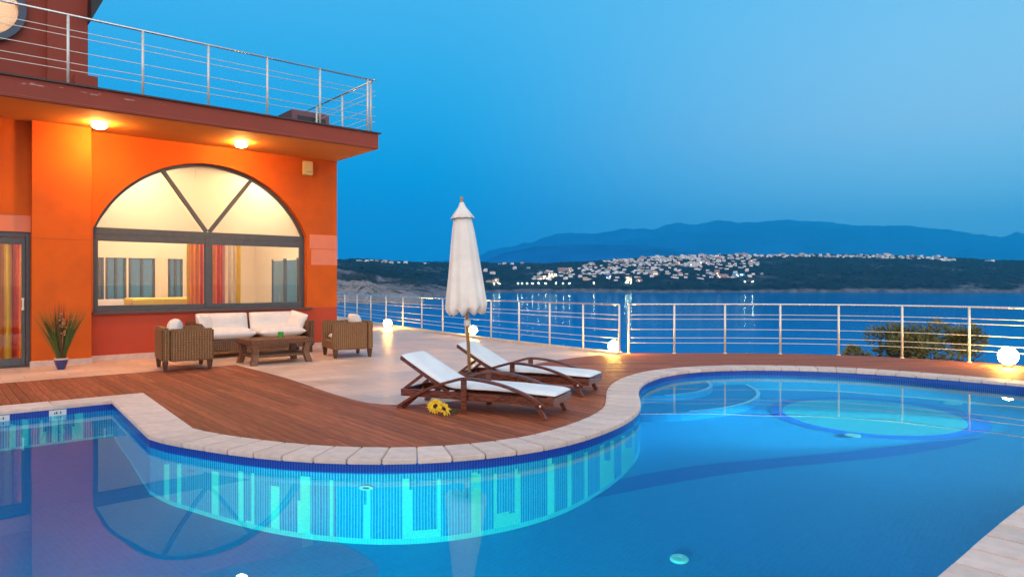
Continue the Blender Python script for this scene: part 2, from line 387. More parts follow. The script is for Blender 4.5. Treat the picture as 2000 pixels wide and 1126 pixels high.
# floor
CO = outline(.15, .3)
def flat_ngon(name, poly, z, m, parent):
    me = bpy.data.meshes.new(name); bm = bmesh.new()
    vv = [bm.verts.new((p[0], p[1], z)) for p in poly]; f = bm.faces.new(vv); bmesh.ops.triangulate(bm, faces=[f]); bmesh.ops.recalc_face_normals(bm, faces=bm.faces)
    if sum(g.normal.z for g in bm.faces) < 0: bmesh.ops.reverse_faces(bm, faces=bm.faces)
    bm.to_mesh(me); bm.free(); me.materials.append(m); o = bpy.data.objects.new(name, me); col.objects.link(o)
    if parent: o.parent = parent
    return o
def floor_mat(name, c, v=.06):
    m = bpy.data.materials.new(name); m.use_nodes = True; t = m.node_tree; p = t.nodes['Principled BSDF']
    u = t.nodes.new('ShaderNodeTexCoord'); br = t.nodes.new('ShaderNodeTexBrick'); br.offset = 0; br.inputs['Scale'].default_value = 1
    br.inputs['Brick Width'].default_value = .05; br.inputs['Row Height'].default_value = .05; br.inputs['Mortar Size'].default_value = .003
    br.inputs['Color1'].default_value = (*[x * (1 - v) for x in c], 1); br.inputs['Color2'].default_value = (*[x * (1 + v) for x in c], 1); br.inputs['Mortar'].default_value = (*[min(1, x * 1.15 + .004) for x in c], 1)
    mp = t.nodes.new('ShaderNodeMapping'); mp.inputs['Rotation'].default_value = (0, 0, R(40)); t.links.new(u.outputs['Object'], mp.inputs[0]); t.links.new(mp.outputs[0], br.inputs[0])
    t.links.new(br.outputs['Color'], p.inputs['Base Color']); p.inputs['Roughness'].default_value = .3; return m
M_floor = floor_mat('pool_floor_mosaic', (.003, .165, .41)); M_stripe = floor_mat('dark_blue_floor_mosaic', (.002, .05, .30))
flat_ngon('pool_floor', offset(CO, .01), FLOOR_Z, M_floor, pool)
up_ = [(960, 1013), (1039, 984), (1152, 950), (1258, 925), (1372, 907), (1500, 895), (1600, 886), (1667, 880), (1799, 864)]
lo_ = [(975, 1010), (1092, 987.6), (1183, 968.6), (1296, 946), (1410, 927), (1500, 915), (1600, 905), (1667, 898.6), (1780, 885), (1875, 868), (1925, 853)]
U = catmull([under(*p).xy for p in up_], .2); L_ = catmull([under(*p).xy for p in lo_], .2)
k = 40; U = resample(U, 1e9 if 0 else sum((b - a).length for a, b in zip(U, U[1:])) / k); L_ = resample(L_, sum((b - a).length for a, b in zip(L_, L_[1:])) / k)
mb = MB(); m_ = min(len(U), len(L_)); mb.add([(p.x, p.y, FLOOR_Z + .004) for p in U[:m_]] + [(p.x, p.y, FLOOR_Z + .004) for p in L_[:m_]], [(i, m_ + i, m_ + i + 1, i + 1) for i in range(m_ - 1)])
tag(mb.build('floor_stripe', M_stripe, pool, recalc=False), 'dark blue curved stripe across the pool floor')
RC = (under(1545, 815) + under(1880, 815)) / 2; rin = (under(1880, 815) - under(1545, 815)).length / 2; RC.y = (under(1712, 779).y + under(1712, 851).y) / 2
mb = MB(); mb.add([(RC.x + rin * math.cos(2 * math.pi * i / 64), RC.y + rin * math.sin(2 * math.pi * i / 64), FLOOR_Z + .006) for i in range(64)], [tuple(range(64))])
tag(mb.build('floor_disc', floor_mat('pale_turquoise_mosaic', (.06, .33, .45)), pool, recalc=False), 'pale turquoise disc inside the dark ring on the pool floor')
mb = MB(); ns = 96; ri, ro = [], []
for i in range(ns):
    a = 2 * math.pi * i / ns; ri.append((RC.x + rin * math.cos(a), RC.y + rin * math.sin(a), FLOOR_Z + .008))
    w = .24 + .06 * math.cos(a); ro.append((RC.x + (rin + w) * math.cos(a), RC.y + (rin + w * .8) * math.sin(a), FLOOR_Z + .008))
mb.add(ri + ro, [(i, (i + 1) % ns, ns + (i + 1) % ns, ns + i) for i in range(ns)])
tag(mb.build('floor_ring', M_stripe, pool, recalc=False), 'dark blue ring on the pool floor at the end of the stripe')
M_disc = mat('pale_drain_cover', (.62, .80, .74), .4)
for x, y, r_ in ((1327, 1092, .075), (1665, 850, .10), (1860, 787, .13)):
    p = under(x, y); MB().lathe([(r_, 0), (r_, .02), (r_ * .85, .035), (r_ * .3, .035), (r_ * .25, .028)], 24, (p.x, p.y, FLOOR_Z + .002)).build('drain_cover', M_disc, pool, smooth=False)
# steps
for z, r_ in ((-.75, 1.45), (-1.25, 2.2)):
    cx, cy_ = 2.0, 12.0; mb = MB(); seg = 64
    poly = [(cx + r_ * math.cos(2 * math.pi * i / seg), cy_ + r_ * math.sin(2 * math.pi * i / seg)) for i in range(seg)]
    mb.prism(poly, FLOOR_Z, z); mb.build('step', M_floor, pool)
    mb = MB(); mb.add([(cx + q_ * math.cos(R(-75 + 80 * i / 40)), cy_ + q_ * math.sin(R(-75 + 80 * i / 40)), z + .004) for q_ in (r_ - .06, r_ + .004) for i in range(41)], [(i, i + 1, 41 + i + 1, 41 + i) for i in range(40)])
    mb.build('lit_step_edge', mat('painted_edge_light', (.7, .85, .85), .3), pool, recalc=False)  # pale strip paints the light caught along this part of the step edge
# wall inlet ring and depth markers
def wall_at(px, lo=5., hi=9.6, cond=None):
    best = None
    for i in range(n):
        p = FINE[i]
        if p.y > lo and (cond is None or cond(p)):
            e = abs(1000 + FPX * p.x / p.y - px)
            if best is None or e < best[0]: best = (e, i)
    i = best[1]; p = FINE[i]; d = (FINE[(i + 1) % n] - FINE[i - 1]).normalized(); return p, Vector((-d.y, d.x)), d
p, nn, dd = wall_at(714, cond=lambda p: -3.6 < p.x < 1.5 and p.y < 7); z = wall_depth(714, 950, p)
Mx = Matrix.Translation((p.x + nn.x * .012, p.y + nn.y * .012, z)) @ nn.to_3d().to_track_quat('Z', 'Y').to_matrix().to_4x4()
MB().lathe([(.03, 0), (.062, 0), (.062, .02), (.03, .02)], 24, M=Mx, caps=False).build('inlet_ring', M_white, pool)
M_mark = mat('white_marker_tile', (.72, .74, .72), .3)
for px in (115, 0):
    p, nn, dd = wall_at(px, cond=lambda p: p.x < -5.1)
    Mx = Matrix(((dd.x, nn.x, 0, p.x), (dd.y, nn.y, 0, p.y), (0, 0, 1, 0), (0, 0, 0, 1)))
    mk = MB().box(-.09, .09, .002, .014, -.15, -.055, M=Mx).build('depth_marker', M_mark, pool, bevel=.002)
    tag(mk, 'white depth marker tile with small dark characters' if px else None)
    mb = MB()
    for x0, w, z0, z1 in ((-.035, .012, -.105, -.075), (-.012, .006, -.105, -.098), (.004, .014, -.105, -.075), (.026, .012, -.105, -.082)): mb.box(x0, x0 + w, .0145, .0155, z0, z1, M=Mx)
    mb.build('marking', M_dark, mk)
# coping
nI = len(IN)
for i in range(nI):
    k = (i + 1) % nI; a, b, c, d = IN[i], IN[k], OUT[k], OUT[i]
    e = (b - a).normalized() * .004; f = (c - d).normalized() * .004; inw = (a - d).normalized() * .018
    cen = (a + b + c + d) / 4
    mb = MB(); mb.prism([tuple(a + e + inw - cen), tuple(b - e + inw - cen), tuple(c - f - cen), tuple(d + f - cen)], -.048, 0 + rnd.uniform(-.0015, .0015))
    o = mb.build('coping_stone', M_cop, pool, bevel=.007, seg=2); o.location = (cen.x, cen.y, 0)
# mortar bed under the coping
mb = MB(); BO = offset(IN, COPW - .005); BI = offset(IN, .012)
mb.add([(p.x, p.y, z) for z in (-.009, -.3) for r_ in (BI, BO) for p in r_], [(i, (i + 1) % nI, nI + (i + 1) % nI, nI + i) for i in range(nI)])
mb.build('mortar_bed', mat('mortar', (.30, .22, .18), .9), pool, recalc=False)

# water
Mw = bpy.data.materials.new('pool_water'); Mw.use_nodes = True; t = Mw.node_tree; t.nodes.clear()
g = t.nodes.new('ShaderNodeBsdfRefraction'); g.inputs['IOR'].default_value = 1.333; g.inputs['Roughness'].default_value = 0.0; g.inputs['Color'].default_value = (1, 1, 1, 1)
gg = t.nodes.new('ShaderNodeBsdfGlossy'); gg.inputs['Roughness'].default_value = 0.0; gg.inputs['Color'].default_value = (.54, .88, 1, 1)
frn = t.nodes.new('ShaderNodeFresnel'); frn.inputs[0].default_value = 1.47; mxw = t.nodes.new('ShaderNodeMixShader')
t.links.new(frn.outputs[0], mxw.inputs[0]); t.links.new(g.outputs[0], mxw.inputs[1]); t.links.new(gg.outputs[0], mxw.inputs[2])
va = t.nodes.new('ShaderNodeVolumeAbsorption'); va.inputs['Color'].default_value = (.05, .80, .91, 1); va.inputs['Density'].default_value = .30
tcw = t.nodes.new('ShaderNodeTexCoord'); nz = t.nodes.new('ShaderNodeTexNoise'); nz.inputs['Scale'].default_value = .9; nz.inputs['Detail'].default_value = 1
t.links.new(tcw.outputs['Object'], nz.inputs['Vector']); bm_ = t.nodes.new('ShaderNodeBump'); bm_.inputs['Strength'].default_value = .15; bm_.inputs['Distance'].default_value = .02
t.links.new(nz.outputs[0], bm_.inputs['Height']); [t.links.new(bm_.outputs[0], q_.inputs['Normal']) for q_ in (g, gg, frn)]
o_ = t.nodes.new('ShaderNodeOutputMaterial'); t.links.new(mxw.outputs[0], o_.inputs[0]); t.links.new(va.outputs[0], o_.inputs['Volume'])
WO = offset(CO, .03)
MB().prism([tuple(p) for p in WO], FLOOR_Z - .03, WATER_Z).build('pool_water', Mw); tag(bpy.data.objects['pool_water'], kind='structure')

# underwater lamps
def pool_lamp(x, y, z, dirv, power, c, ang=130, blend=.6, size=.12):
    d = Vector(dirv).normalized(); q = d.to_track_quat('Z', 'Y').to_matrix().to_4x4()
    root = empty('pool_lamp', (x, y, z))
    MB().lathe([(.15, -.03), (.15, 0), (.11, .012), (.11, .0)], 24, M=q).build('rim', M_steel, root)
    MB().lathe([(.108, .001), (.06, .008), (.001, .010)], 24, M=q).build('lens', emis_mat('pool_lens', c, 6), root)
    L = bpy.data.lights.new('pool_light', 'SPOT'); L.energy = power; L.color = c; L.spot_size = R(ang); L.spot_blend = blend; L.shadow_soft_size = size
    lo = bpy.data.objects.new('bulb', L); col.objects.link(lo); lo.parent = root; lo.location = d * .06; lo.rotation_euler = (-d).to_track_quat('Z', 'Y').to_euler()
    root['group'] = 'round underwater pool lamps'; root['category'] = 'pool lamp'; return root
tag(pool_lamp(-1.15, 1.12, -.60, (-.10, 1, -.42), 2400, (.36, 1, .62), 135, 1.), 'round underwater lamp on the near pool wall facing the curved wall')
tag(pool_lamp(7.7, 8.75, -.9, (-1, .30, -.40), 3200, (.60, 1, .80), 125, 1.0), 'round underwater lamp at the right end beside the floor ring')
tag(pool_lamp(7.62, 9.35, -.95, (-1, .02, -.36), 13000, (1, 1, .70), 40, 1.), 'narrow beam underwater lamp beside the floor ring')
tag(pool_lamp(-8.9, 4.2, -.85, (1, .85, -.35), 900, (.2, .8, 1)), 'round underwater lamp on the far left pool wall')
tag(pool_lamp(3.2, 4.55, -.85, (-.1, 1, -.12), 18, (.4, .85, 1)), 'round underwater lamp on the near wall left of the right coping')

# ------------------------------------------------------------------ terrace and deck
T_curve = [gp(460, 712).xy, gp(492, 720).xy, gp(560, 738).xy, gp(640, 765).xy, gp(700, 782).xy, gp(745, 788.5).xy, gp(800, 789.5).xy, Vector((-.75, 8.75)), Vector((-.42, 9.4)), Vector((-.25, 10.4)), Vector((0, 11.7)), Vector((.4, 12.7)), gp(1094, 702).xy, gp(1150, 695).xy, gp(1212, 690).xy]
T_curve = catmull(T_curve, .15)
STRIP_L = Vector((-12.2, 6.25))
RAIL_A = [Vector((2.268 - .67 * i - .009 * i * i, 14.51 + .8 * i + .034 * i * i)) for i in range(15)]
rb = [gp(1228, 689.5), gp(1317, 690), gp(1416, 690), gp(1524, 691), gp(1638, 693.5), gp(1762, 699), gp(1893, 707)]
RAIL_B = [p.xy for p in rb] + [Vector((9.45, 12.15)), Vector((10.05, 11.05)), Vector((10.4, 9.85)), Vector((10.5, 8.6)), Vector((10.4, 7.4)), Vector((10.1, 6.2)), Vector((9.6, 5.1))]
EDGE_A = [p + Vector((.10, .10)) for p in RAIL_A]; EDGE_B = catmull([p for p in RAIL_B], .3)
EDGE_B = offset(EDGE_B[::-1] + [Vector((0, 5))], .12)[:-1][::-1]
EDGE_B = [p for p in EDGE_B]
# outer coping points in order: right end going over the far side to the left
io = [i for i in range(nI)]
def nearest(lst, p): return min(range(len(lst)), key=lambda i: (lst[i] - p).length)
OUTF = offset(outline(.1, .2), COPW)
a_i = nearest(OUTF, Vector((8.2, 8.9))); b_i = nearest(OUTF, CORN1 + Vector((-3.2, -2.2)))
outer_far = OUTF[a_i:b_i + 1]
deck_poly = [STRIP_L] + T_curve + EDGE_B[1:nearest(EDGE_B, Vector((10.5, 8.0)))] + outer_far
deck = flat_ngon('deck', deck_poly, -.032, M_under, None); tag(deck, kind='structure')
def cut_boards(poly, ang, pitch, seglen, parent, gap=.006, thick=.026, test=None, seed=1):
    rr2 = random.Random(seed)
    Mi = Matrix.Rotation(-ang, 2); Mo = Matrix.Rotation(ang, 4, 'Z')
    pts = [Mi @ p for p in poly]; x0, x1 = min(p.x for p in pts), max(p.x for p in pts); y0, y1 = min(p.y for p in pts), max(p.y for p in pts)
    base = bmesh.new(); vv = [base.verts.new((p.x, p.y, 0)) for p in pts]; base.faces.new(vv); bmesh.ops.triangulate(base, faces=base.faces[:])
    cnt = 0; x = x0
    while x < x1:
        strip = base.copy()
        for co, no in (((x + gap / 2, 0, 0), (-1, 0, 0)), ((x + pitch - gap / 2, 0, 0), (1, 0, 0))):
            bmesh.ops.bisect_plane(strip, geom=strip.verts[:] + strip.edges[:] + strip.faces[:], plane_co=co, plane_no=no, clear_outer=True)
        y = y0 - rr2.random() * seglen
        while y < y1:
            b = strip.copy(); nxt = y + seglen
            for co, no in (((0, y + .002, 0), (0, -1, 0)), ((0, nxt - .002, 0), (0, 1, 0))):
                if b.faces: bmesh.ops.bisect_plane(b, geom=b.verts[:] + b.edges[:] + b.faces[:], plane_co=co, plane_no=no, clear_outer=True)
            y = nxt
            ar = sum(f.calc_area() for f in b.faces)
            if ar > .004:
                c = Vector((sum(v.co.x for v in b.verts), sum(v.co.y for v in b.verts), 0)) / len(b.verts); w = Mo @ c
                if test is None or test(w):
                    bmesh.ops.dissolve_limit(b, angle_limit=.01, verts=b.verts[:], edges=b.edges[:])
                    bmesh.ops.recalc_face_normals(b, faces=b.faces[:])
                    for f in b.faces:
                        if f.normal.z < 0: f.normal_flip()
                    ex = bmesh.ops.extrude_face_region(b, geom=b.faces[:])
                    for e in ex['geom']:
                        if isinstance(e, bmesh.types.BMVert): e.co.z += thick
                    for v in b.verts: v.co.x -= c.x; v.co.y -= c.y
                    me = bpy.data.meshes.new('board'); b.to_mesh(me); me.materials.append(M_board)
                    o = bpy.data.objects.new('board', me); col.objects.link(o); o.parent = parent
                    o.location = (w.x, w.y, -.028 + rr2.uniform(-.001, .001)); o.rotation_euler = (0, 0, ang); cnt += 1
            b.free()
        strip.free(); x += pitch
    base.free(); return cnt
# two fields of boards: front field runs towards the house, rear field follows the railing
fr_poly = [STRIP_L] + [p for p in T_curve if p.y < 9.9 or p.x < -2]
i0 = nearest(OUTF, Vector((1.28, 9.9))); fr_poly += OUTF[i0:b_i + 1]
bk = [p for p in T_curve if p.y >= 9.9 and p.x > -2] + EDGE_B[1:nearest(EDGE_B, Vector((10.5, 8.0)))] + OUTF[a_i:i0 + 1]
def in_view(w): return w.y > 2.5 and abs(w.x) < w.y * .80 + .6
nb1 = cut_boards(fr_poly, R(40.5), .104, 3.4, deck, test=in_view, seed=2)
nb2 = cut_boards(bk, R(-86), .112, 3.8, deck, test=in_view, seed=5)
print('boards', nb1, nb2)
# stone terrace
def stone_mat(name, c):
    m = bpy.data.materials.new(name); m.use_nodes = True; t = m.node_tree; p = t.nodes['Principled BSDF']
    u = t.nodes.new('ShaderNodeTexCoord'); mp = t.nodes.new('ShaderNodeMapping'); mp.inputs['Rotation'].default_value = (0, 0, R(-40.5)); t.links.new(u.outputs['Object'], mp.inputs[0])
    br = t.nodes.new('ShaderNodeTexBrick'); br.offset = .5; br.inputs['Scale'].default_value = 1; br.inputs['Brick Width'].default_value = .6; br.inputs['Row Height'].default_value = .4; br.inputs['Mortar Size'].default_value = .004
    br.inputs['Color1'].default_value = (.90, .90, .90, 1); br.inputs['Color2'].default_value = (1.06, 1.06, 1.06, 1); br.inputs['Mortar'].default_value = (.55, .50, .48, 1); t.links.new(mp.outputs[0], br.inputs[0])
    n1 = t.nodes.new('ShaderNodeTexNoise'); n1.inputs['Scale'].default_value = .8; n1.inputs['Detail'].default_value = 8; n1.inputs['Roughness'].default_value = .65; t.links.new(u.outputs['Object'], n1.inputs['Vector'])
    f = maprange(t, n1.outputs[0], .3, .7); cc = mixc(t, f, tuple(x * .86 for x in c), tuple(x * 1.1 for x in c))
    t.links.new(mixc(t, 1., cc, br.outputs['Color'], 'MULTIPLY'), p.inputs['Base Color'])
    t.links.new(maprange(t, n1.outputs[0], .3, .7, .32, .55), p.inputs['Roughness'])
    n2 = t.nodes.new('ShaderNodeTexNoise'); n2.inputs['Scale'].default_value = 40; t.links.new(u.outputs['Object'], n2.inputs['Vector'])
    bn = t.nodes.new('ShaderNodeBump'); bn.inputs['Strength'].default_value = .15; bn.inputs['Distance'].default_value = .01; t.links.new(n2.outputs[0], bn.inputs['Height']); t.links.new(bn.outputs[0], p.inputs['Normal'])
    return m
M_stone = stone_mat('pale_stamped_stone', (.80, .53, .39))
ter_poly = [STRIP_L, Vector((-14, 10)), Vector((-10, 30))] + EDGE_A[::-1] + T_curve[::-1]
terrace = flat_ngon('terrace', ter_poly, 0, M_stone, None); tag(terrace, kind='structure')
near_poly = OUTF[b_i:] + OUTF[:a_i + 1] + [Vector((10.4, 8.2)), Vector((10.2, 6)), Vector((8, 1)), Vector((5, -3)), Vector((-8, -4)), Vector((-14, 0)), Vector((-14, 4.7)), STRIP_L]
near_t = flat_ngon('near_terrace', near_poly, -.002, M_stone, None); tag(near_t, kind='structure')

# retaining slope and hillside under the terrace
def terrain(name, fx, nu, nv, m, smooth=True):
    vs = [fx(i / (nu - 1), j / (nv - 1)) for j in range(nv) for i in range(nu)]
    fs = [(j * nu + i, j * nu + i + 1, (j + 1) * nu + i + 1, (j + 1) * nu + i) for j in range(nv - 1) for i in range(nu - 1)]
    me = bpy.data.meshes.new(name); me.from_pydata(vs, [], fs); me.materials.append(m)
    if smooth: me.polygons.foreach_set('use_smooth', [True] * len(fs))
    o = bpy.data.objects.new(name, me); col.objects.link(o); return o
def fbm(x, y, z=0., oct=5): return noise.fractal(Vector((x, y, z)), 1.0, 2.0, oct)
def ridged(x, y, z=0, oct=6):
    v = 0; a = 1; f = 1; s_ = 0
    for _ in range(oct): v += a * (1 - abs(noise.noise(Vector((x * f, y * f, z + _ * 7))))); s_ += a; a *= .5; f *= 2.1
    return v / s_
edge = EDGE_A[::-1] + EDGE_B[1:] + [Vector((8.2, .8)), Vector((5, -3)), Vector((-8, -4)), Vector((-14, 0)), Vector((-14, 10)), Vector((-10, 30))]
ne_ = len(edge); mb = MB(); mb.add([(p.x, p.y, z) for z in (-.02, -2.6) for p in edge], [(i, (i + 1) % ne_, ne_ + (i + 1) % ne_, ne_ + i) for i in range(ne_)])
M_conc = mat('retaining_wall_render', (.34, .27, .22), .85, var=.2, vscale=1)
rw_ = mb.build('retaining_wall', M_conc, None, recalc=False); tag(rw_, 'rendered retaining wall below the terrace edge', 'wall')
def ground_mat(name, rock, bush, thr, sc, extra=None, bmp=1.0, dist=3.):
    m = bpy.data.materials.new(name); m.use_nodes = True; t = m.node_tree; p = t.nodes['Principled BSDF']; p.inputs['Roughness'].default_value = .95; p.inputs['Specular IOR Level'].default_value = .1
    u = t.nodes.new('ShaderNodeTexCoord'); n1 = t.nodes.new('ShaderNodeTexNoise'); n1.inputs['Scale'].default_value = sc; n1.inputs['Detail'].default_value = 9; n1.inputs['Roughness'].default_value = .7
    t.links.new(u.outputs['Object'], n1.inputs['Vector'])
    n2 = t.nodes.new('ShaderNodeTexNoise'); n2.inputs['Scale'].default_value = sc * 9; n2.inputs['Detail'].default_value = 5; t.links.new(u.outputs['Object'], n2.inputs['Vector'])
    ge = t.nodes.new('ShaderNodeNewGeometry'); sz = t.nodes.new('ShaderNodeSeparateXYZ'); t.links.new(ge.outputs['Position'], sz.inputs[0])
    low = maprange(t, sz.outputs[2], -20, -8, .32, 0)
    ad = t.nodes.new('ShaderNodeMath'); ad.operation = 'ADD'; t.links.new(n1.outputs[0], ad.inputs[0]); t.links.new(low, ad.inputs[1])
    f = maprange(t, ad.outputs[0], thr - .06, thr + .1)
    rk = mixc(t, maprange(t, n2.outputs[0], .35, .65), tuple(x * .5 for x in rock), rock); bs = mixc(t, maprange(t, n2.outputs[0], .35, .65), tuple(x * .45 for x in bush), bush)
    t.links.new(mixc(t, f, bs, rk), p.inputs['Base Color'])
    bn = t.nodes.new('ShaderNodeBump'); bn.inputs['Strength'].default_value = bmp; bn.inputs['Distance'].default_value = dist; t.links.new(n2.outputs[0], bn.inputs['Height']); t.links.new(bn.outputs[0], p.inputs['Normal'])
    return m
M_hill = ground_mat('scrubby_hillside', (.16, .13, .10), (.035, .045, .02), .55, .4, dist=.3)
hill = terrain('hillside', lambda u, v: (-60 + 130 * u, -20 + 100 * v, (lambda x, y: max(-22., -3.2 - .9 * max(0, max(abs(x + 2) - 11, y - 15.5, (x * .78 + (y - 14) * .62) )) ** 1.0 + .5 * fbm(x * .2, y * .2)))(-60 + 130 * u, -20 + 100 * v)), 90, 80, M_hill)
tag(hill, kind='structure')

# ------------------------------------------------------------------ sea
Ms = bpy.data.materials.new('sea_water'); Ms.use_nodes = True; t = Ms.node_tree; p = t.nodes['Principled BSDF']
t.nodes.remove(p); p = t.nodes.new('ShaderNodeBsdfDiffuse'); p.inputs[0].default_value = (.0, .14, .43, 1)
gs = t.nodes.new('ShaderNodeBsdfGlossy'); gs.inputs[0].default_value = (.45, .88, 1, 1); gs.inputs['Roughness'].default_value = .09
fs_ = t.nodes.new('ShaderNodeFresnel'); fs_.inputs[0].default_value = 1.33; ff = maprange(t, fs_.outputs[0], 0, 1, .02, .62, False); mxs = t.nodes.new('ShaderNodeMixShader')
t.links.new(ff, mxs.inputs[0]); t.links.new(p.outputs[0], mxs.inputs[1]); t.links.new(gs.outputs[0], mxs.inputs[2]); t.links.new(mxs.outputs[0], [q for q in t.nodes if q.type == 'OUTPUT_MATERIAL'][0].inputs[0])
u = t.nodes.new('ShaderNodeTexCoord'); mp = t.nodes.new('ShaderNodeMapping'); mp.inputs['Scale'].default_value = (1, 1, 1); t.links.new(u.outputs['Object'], mp.inputs[0])
n1 = t.nodes.new('ShaderNodeTexNoise'); n1.inputs['Scale'].default_value = .35; n1.inputs['Detail'].default_value = 4; t.links.new(mp.outputs[0], n1.inputs['Vector'])
bn = t.nodes.new('ShaderNodeBump'); bn.inputs['Strength'].default_value = .32; bn.inputs['Distance'].default_value = .35; t.links.new(n1.outputs[0], bn.inputs['Height']); t.links.new(bn.outputs[0], gs.inputs['Normal']); t.links.new(bn.outputs[0], fs_.inputs['Normal'])
sea = MB().add([(-23000, -5000, -20), (23000, -5000, -20), (23000, 17500, -20), (-23000, 17500, -20)], [(0, 1, 2, 3)]).build('sea', Ms, recalc=False); tag(sea, kind='structure')

# ------------------------------------------------------------------ far coast
def interp(tab, x):
    if x <= tab[0][0]: return tab[0][1]
    for (a, b), (c, d) in zip(tab, tab[1:]):
        if x <= c: return b + (d - b) * (x - a) / (c - a)
    return tab[-1][1]
RIDGE = [(-800, 520), (300, 508), (660, 509), (700, 507), (760, 508), (800, 511), (850, 512), (900, 511), (960, 513), (1060, 514), (1120, 511), (1200, 507), (1260, 502), (1330, 499), (1420, 497.5), (1600, 497), (1750, 498), (1830, 501), (1900, 505), (1960, 508), (2100, 509), (2600, 512), (3200, 520)]
SHORE = [(-800, 1500), (500, 1250), (660, 1190), (720, 1230), (800, 1420), (850, 1560), (950, 1640), (1060, 1660), (1150, 1630), (1300, 1590), (1400, 1640), (1480, 1660), (1560, 1600), (1700, 1620), (1900, 1560), (2100, 1560), (3200, 1500)]
DR = 2800.
def coast(px, v):
    ds = interp(SHORE, px) + 45 * noise.noise(Vector((px * .018, 3, 0))) + 18 * noise.noise(Vector((px * .07, 9, 0)))
    D = ds + (DR - ds) * v if v <= 1 else DR + 900 * (v - 1)
    X = (px - 1000) / FPX * D
    zr = HCAM + (HOR - interp(RIDGE, px) + 1.2 * noise.noise(Vector((px * .02, 0, 5)))) / FPX * DR
    if v <= 1:
        z = -21 + (zr + 21) * (.10 * min(1, v / .02) + .90 * v ** .85)
        amp = 12 * min(1, v * 8) * (1 - v * .75); left = min(1, max(0, (900 - px) / 200))
        z += amp * (fbm(X * .004, D * .004) + left * 1.2 * (ridged(X * .006, D * .006) - .7)) * (1 + left)
    else: z = zr - 60 * (v - 1)
    return X, D, z
M_coast = ground_mat('coast_scrub_and_rock', (.14, .15, .16), (.010, .024, .022), .60, .006)
cst = terrain('coast_hills', lambda u, v: coast(-800 + 4000 * u, v * 1.5), 620, 110, M_coast); tag(cst, kind='structure')
# rocky cape on the left
def cape(u, v):
    px = 560 + 270 * u; D = 745 + 330 * v + 40 * noise.noise(Vector((u * 6, 1, 2)))
    X = (px - 1000) / FPX * D
    e = max(0, min(1, (1 - u) * 2.2)) ** .6 ; pr = math.sin(math.pi * min(1, v * 1.0)) ** .55 if v < 1 else 0
    z = -21.5 + 24 * e * pr * (.75 + .35 * ridged(X * .03, D * .03)) + 3.5 * e * pr * fbm(X * .08, D * .08)
    return X, D, z
M_cape = ground_mat('pale_rock_cape', (.38, .33, .31), (.05, .05, .045), .42, .05, dist=1.5)
cp = terrain('rocky_cape', cape, 120, 60, M_cape); tag(cp, kind='structure')
def cape2(u, v):
    px = 500 + 430 * u; D = 1080 + 260 * v + 50 * noise.noise(Vector((u * 5, 4, 2)))
    X = (px - 1000) / FPX * D; e = max(0, min(1, (1 - u) * 1.6)) ** .7; pr = min(1, v * 2.2) ** .8
    z = -21.5 + (44 * e) * pr * (.6 + .5 * ridged(X * .014, D * .014)) + 5 * e * fbm(X * .03, D * .03) * pr
    return X, D, z
M_cape2 = ground_mat('grey_rock_cliff', (.20, .20, .22), (.03, .04, .035), .50, .02, dist=3)
cp2 = terrain('rocky_cliff', cape2, 160, 70, M_cape2); tag(cp2, kind='structure')
# mountains
def mountain(name, prof, D0, D1, px0, px1, m, nz, nu=300, nv=26):
    def f(u, v):
        px = px0 + (px1 - px0) * u; D = D0 + (D1 - D0) * v; X = (px - 1000) / FPX * D1
        zt = HCAM + (HOR - interp(prof, px)) / FPX * D1
        k = v ** .8; z = -21 + (zt + 21) * k + nz * (1 - .8 * v) * min(1, v * 3) * (ridged(X * .0008, D * .0008) - .72) + nz * .06 * v * fbm(X * .003, 3.3)
        return (px - 1000) / FPX * D, D, z
    o = terrain(name, f, nu, nv, m); tag(o, kind='structure'); return o
M_mtn = mat('haze_blue_mountain', (.01, .10, .30), 1., var=.3, vscale=.0008, spec=0)  # blue of the distant haze painted into the slope colour
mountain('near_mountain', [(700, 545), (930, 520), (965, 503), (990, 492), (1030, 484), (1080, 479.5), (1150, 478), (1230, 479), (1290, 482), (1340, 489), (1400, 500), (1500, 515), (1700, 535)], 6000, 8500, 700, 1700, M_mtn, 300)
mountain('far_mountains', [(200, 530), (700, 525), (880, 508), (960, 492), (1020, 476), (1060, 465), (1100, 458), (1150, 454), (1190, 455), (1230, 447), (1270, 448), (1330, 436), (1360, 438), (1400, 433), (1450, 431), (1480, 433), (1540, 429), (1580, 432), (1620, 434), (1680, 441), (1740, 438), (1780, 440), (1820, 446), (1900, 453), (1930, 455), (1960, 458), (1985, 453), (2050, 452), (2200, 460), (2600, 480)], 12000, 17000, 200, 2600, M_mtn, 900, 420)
print('terrain done')

# ------------------------------------------------------------------ villa
UX, UY = .761, .649; VA = math.atan2(UY, UX)
P0 = Vector((-8.06, 13.14, 0)); ux = Vector((math.cos(VA), math.sin(VA), 0)); uy = Vector((-math.sin(VA), math.cos(VA), 0))
def V(s, y, z=0): return P0 + ux * s + uy * y + Vector((0, 0, z))     # villa frame -> world
def s_on(px, y):                                                     # pixel column -> s on the plane local y
    q = P0 + uy * y; r = (px - 1000) / FPX; return (r * q.y - q.x) / (ux.x - r * ux.y)
def z_on(px, py, y):
    p = V(s_on(px, y), y); return HCAM + (HOR - py) / FPX * p.y
villa = empty('villa', P0, VA)
tag(villa, 'orange and red rendered villa with arched window and overhanging balcony', 'house')
ZS, ZSL = 4.41, 4.75; SC = 5.08
W0, W1, ZSILL, ZSPR, ZTOP = .03, 4.33, .94, 2.56, 4.03
WC = (W0 + W1) / 2; HW = (W1 - W0) / 2; ris = ZTOP - ZSPR; RAD = (HW * HW + ris * ris) / (2 * ris); ZC = ZTOP - RAD
def arch(s, r=RAD): return ZC + math.sqrt(max(0, r * r - (s - WC) ** 2))
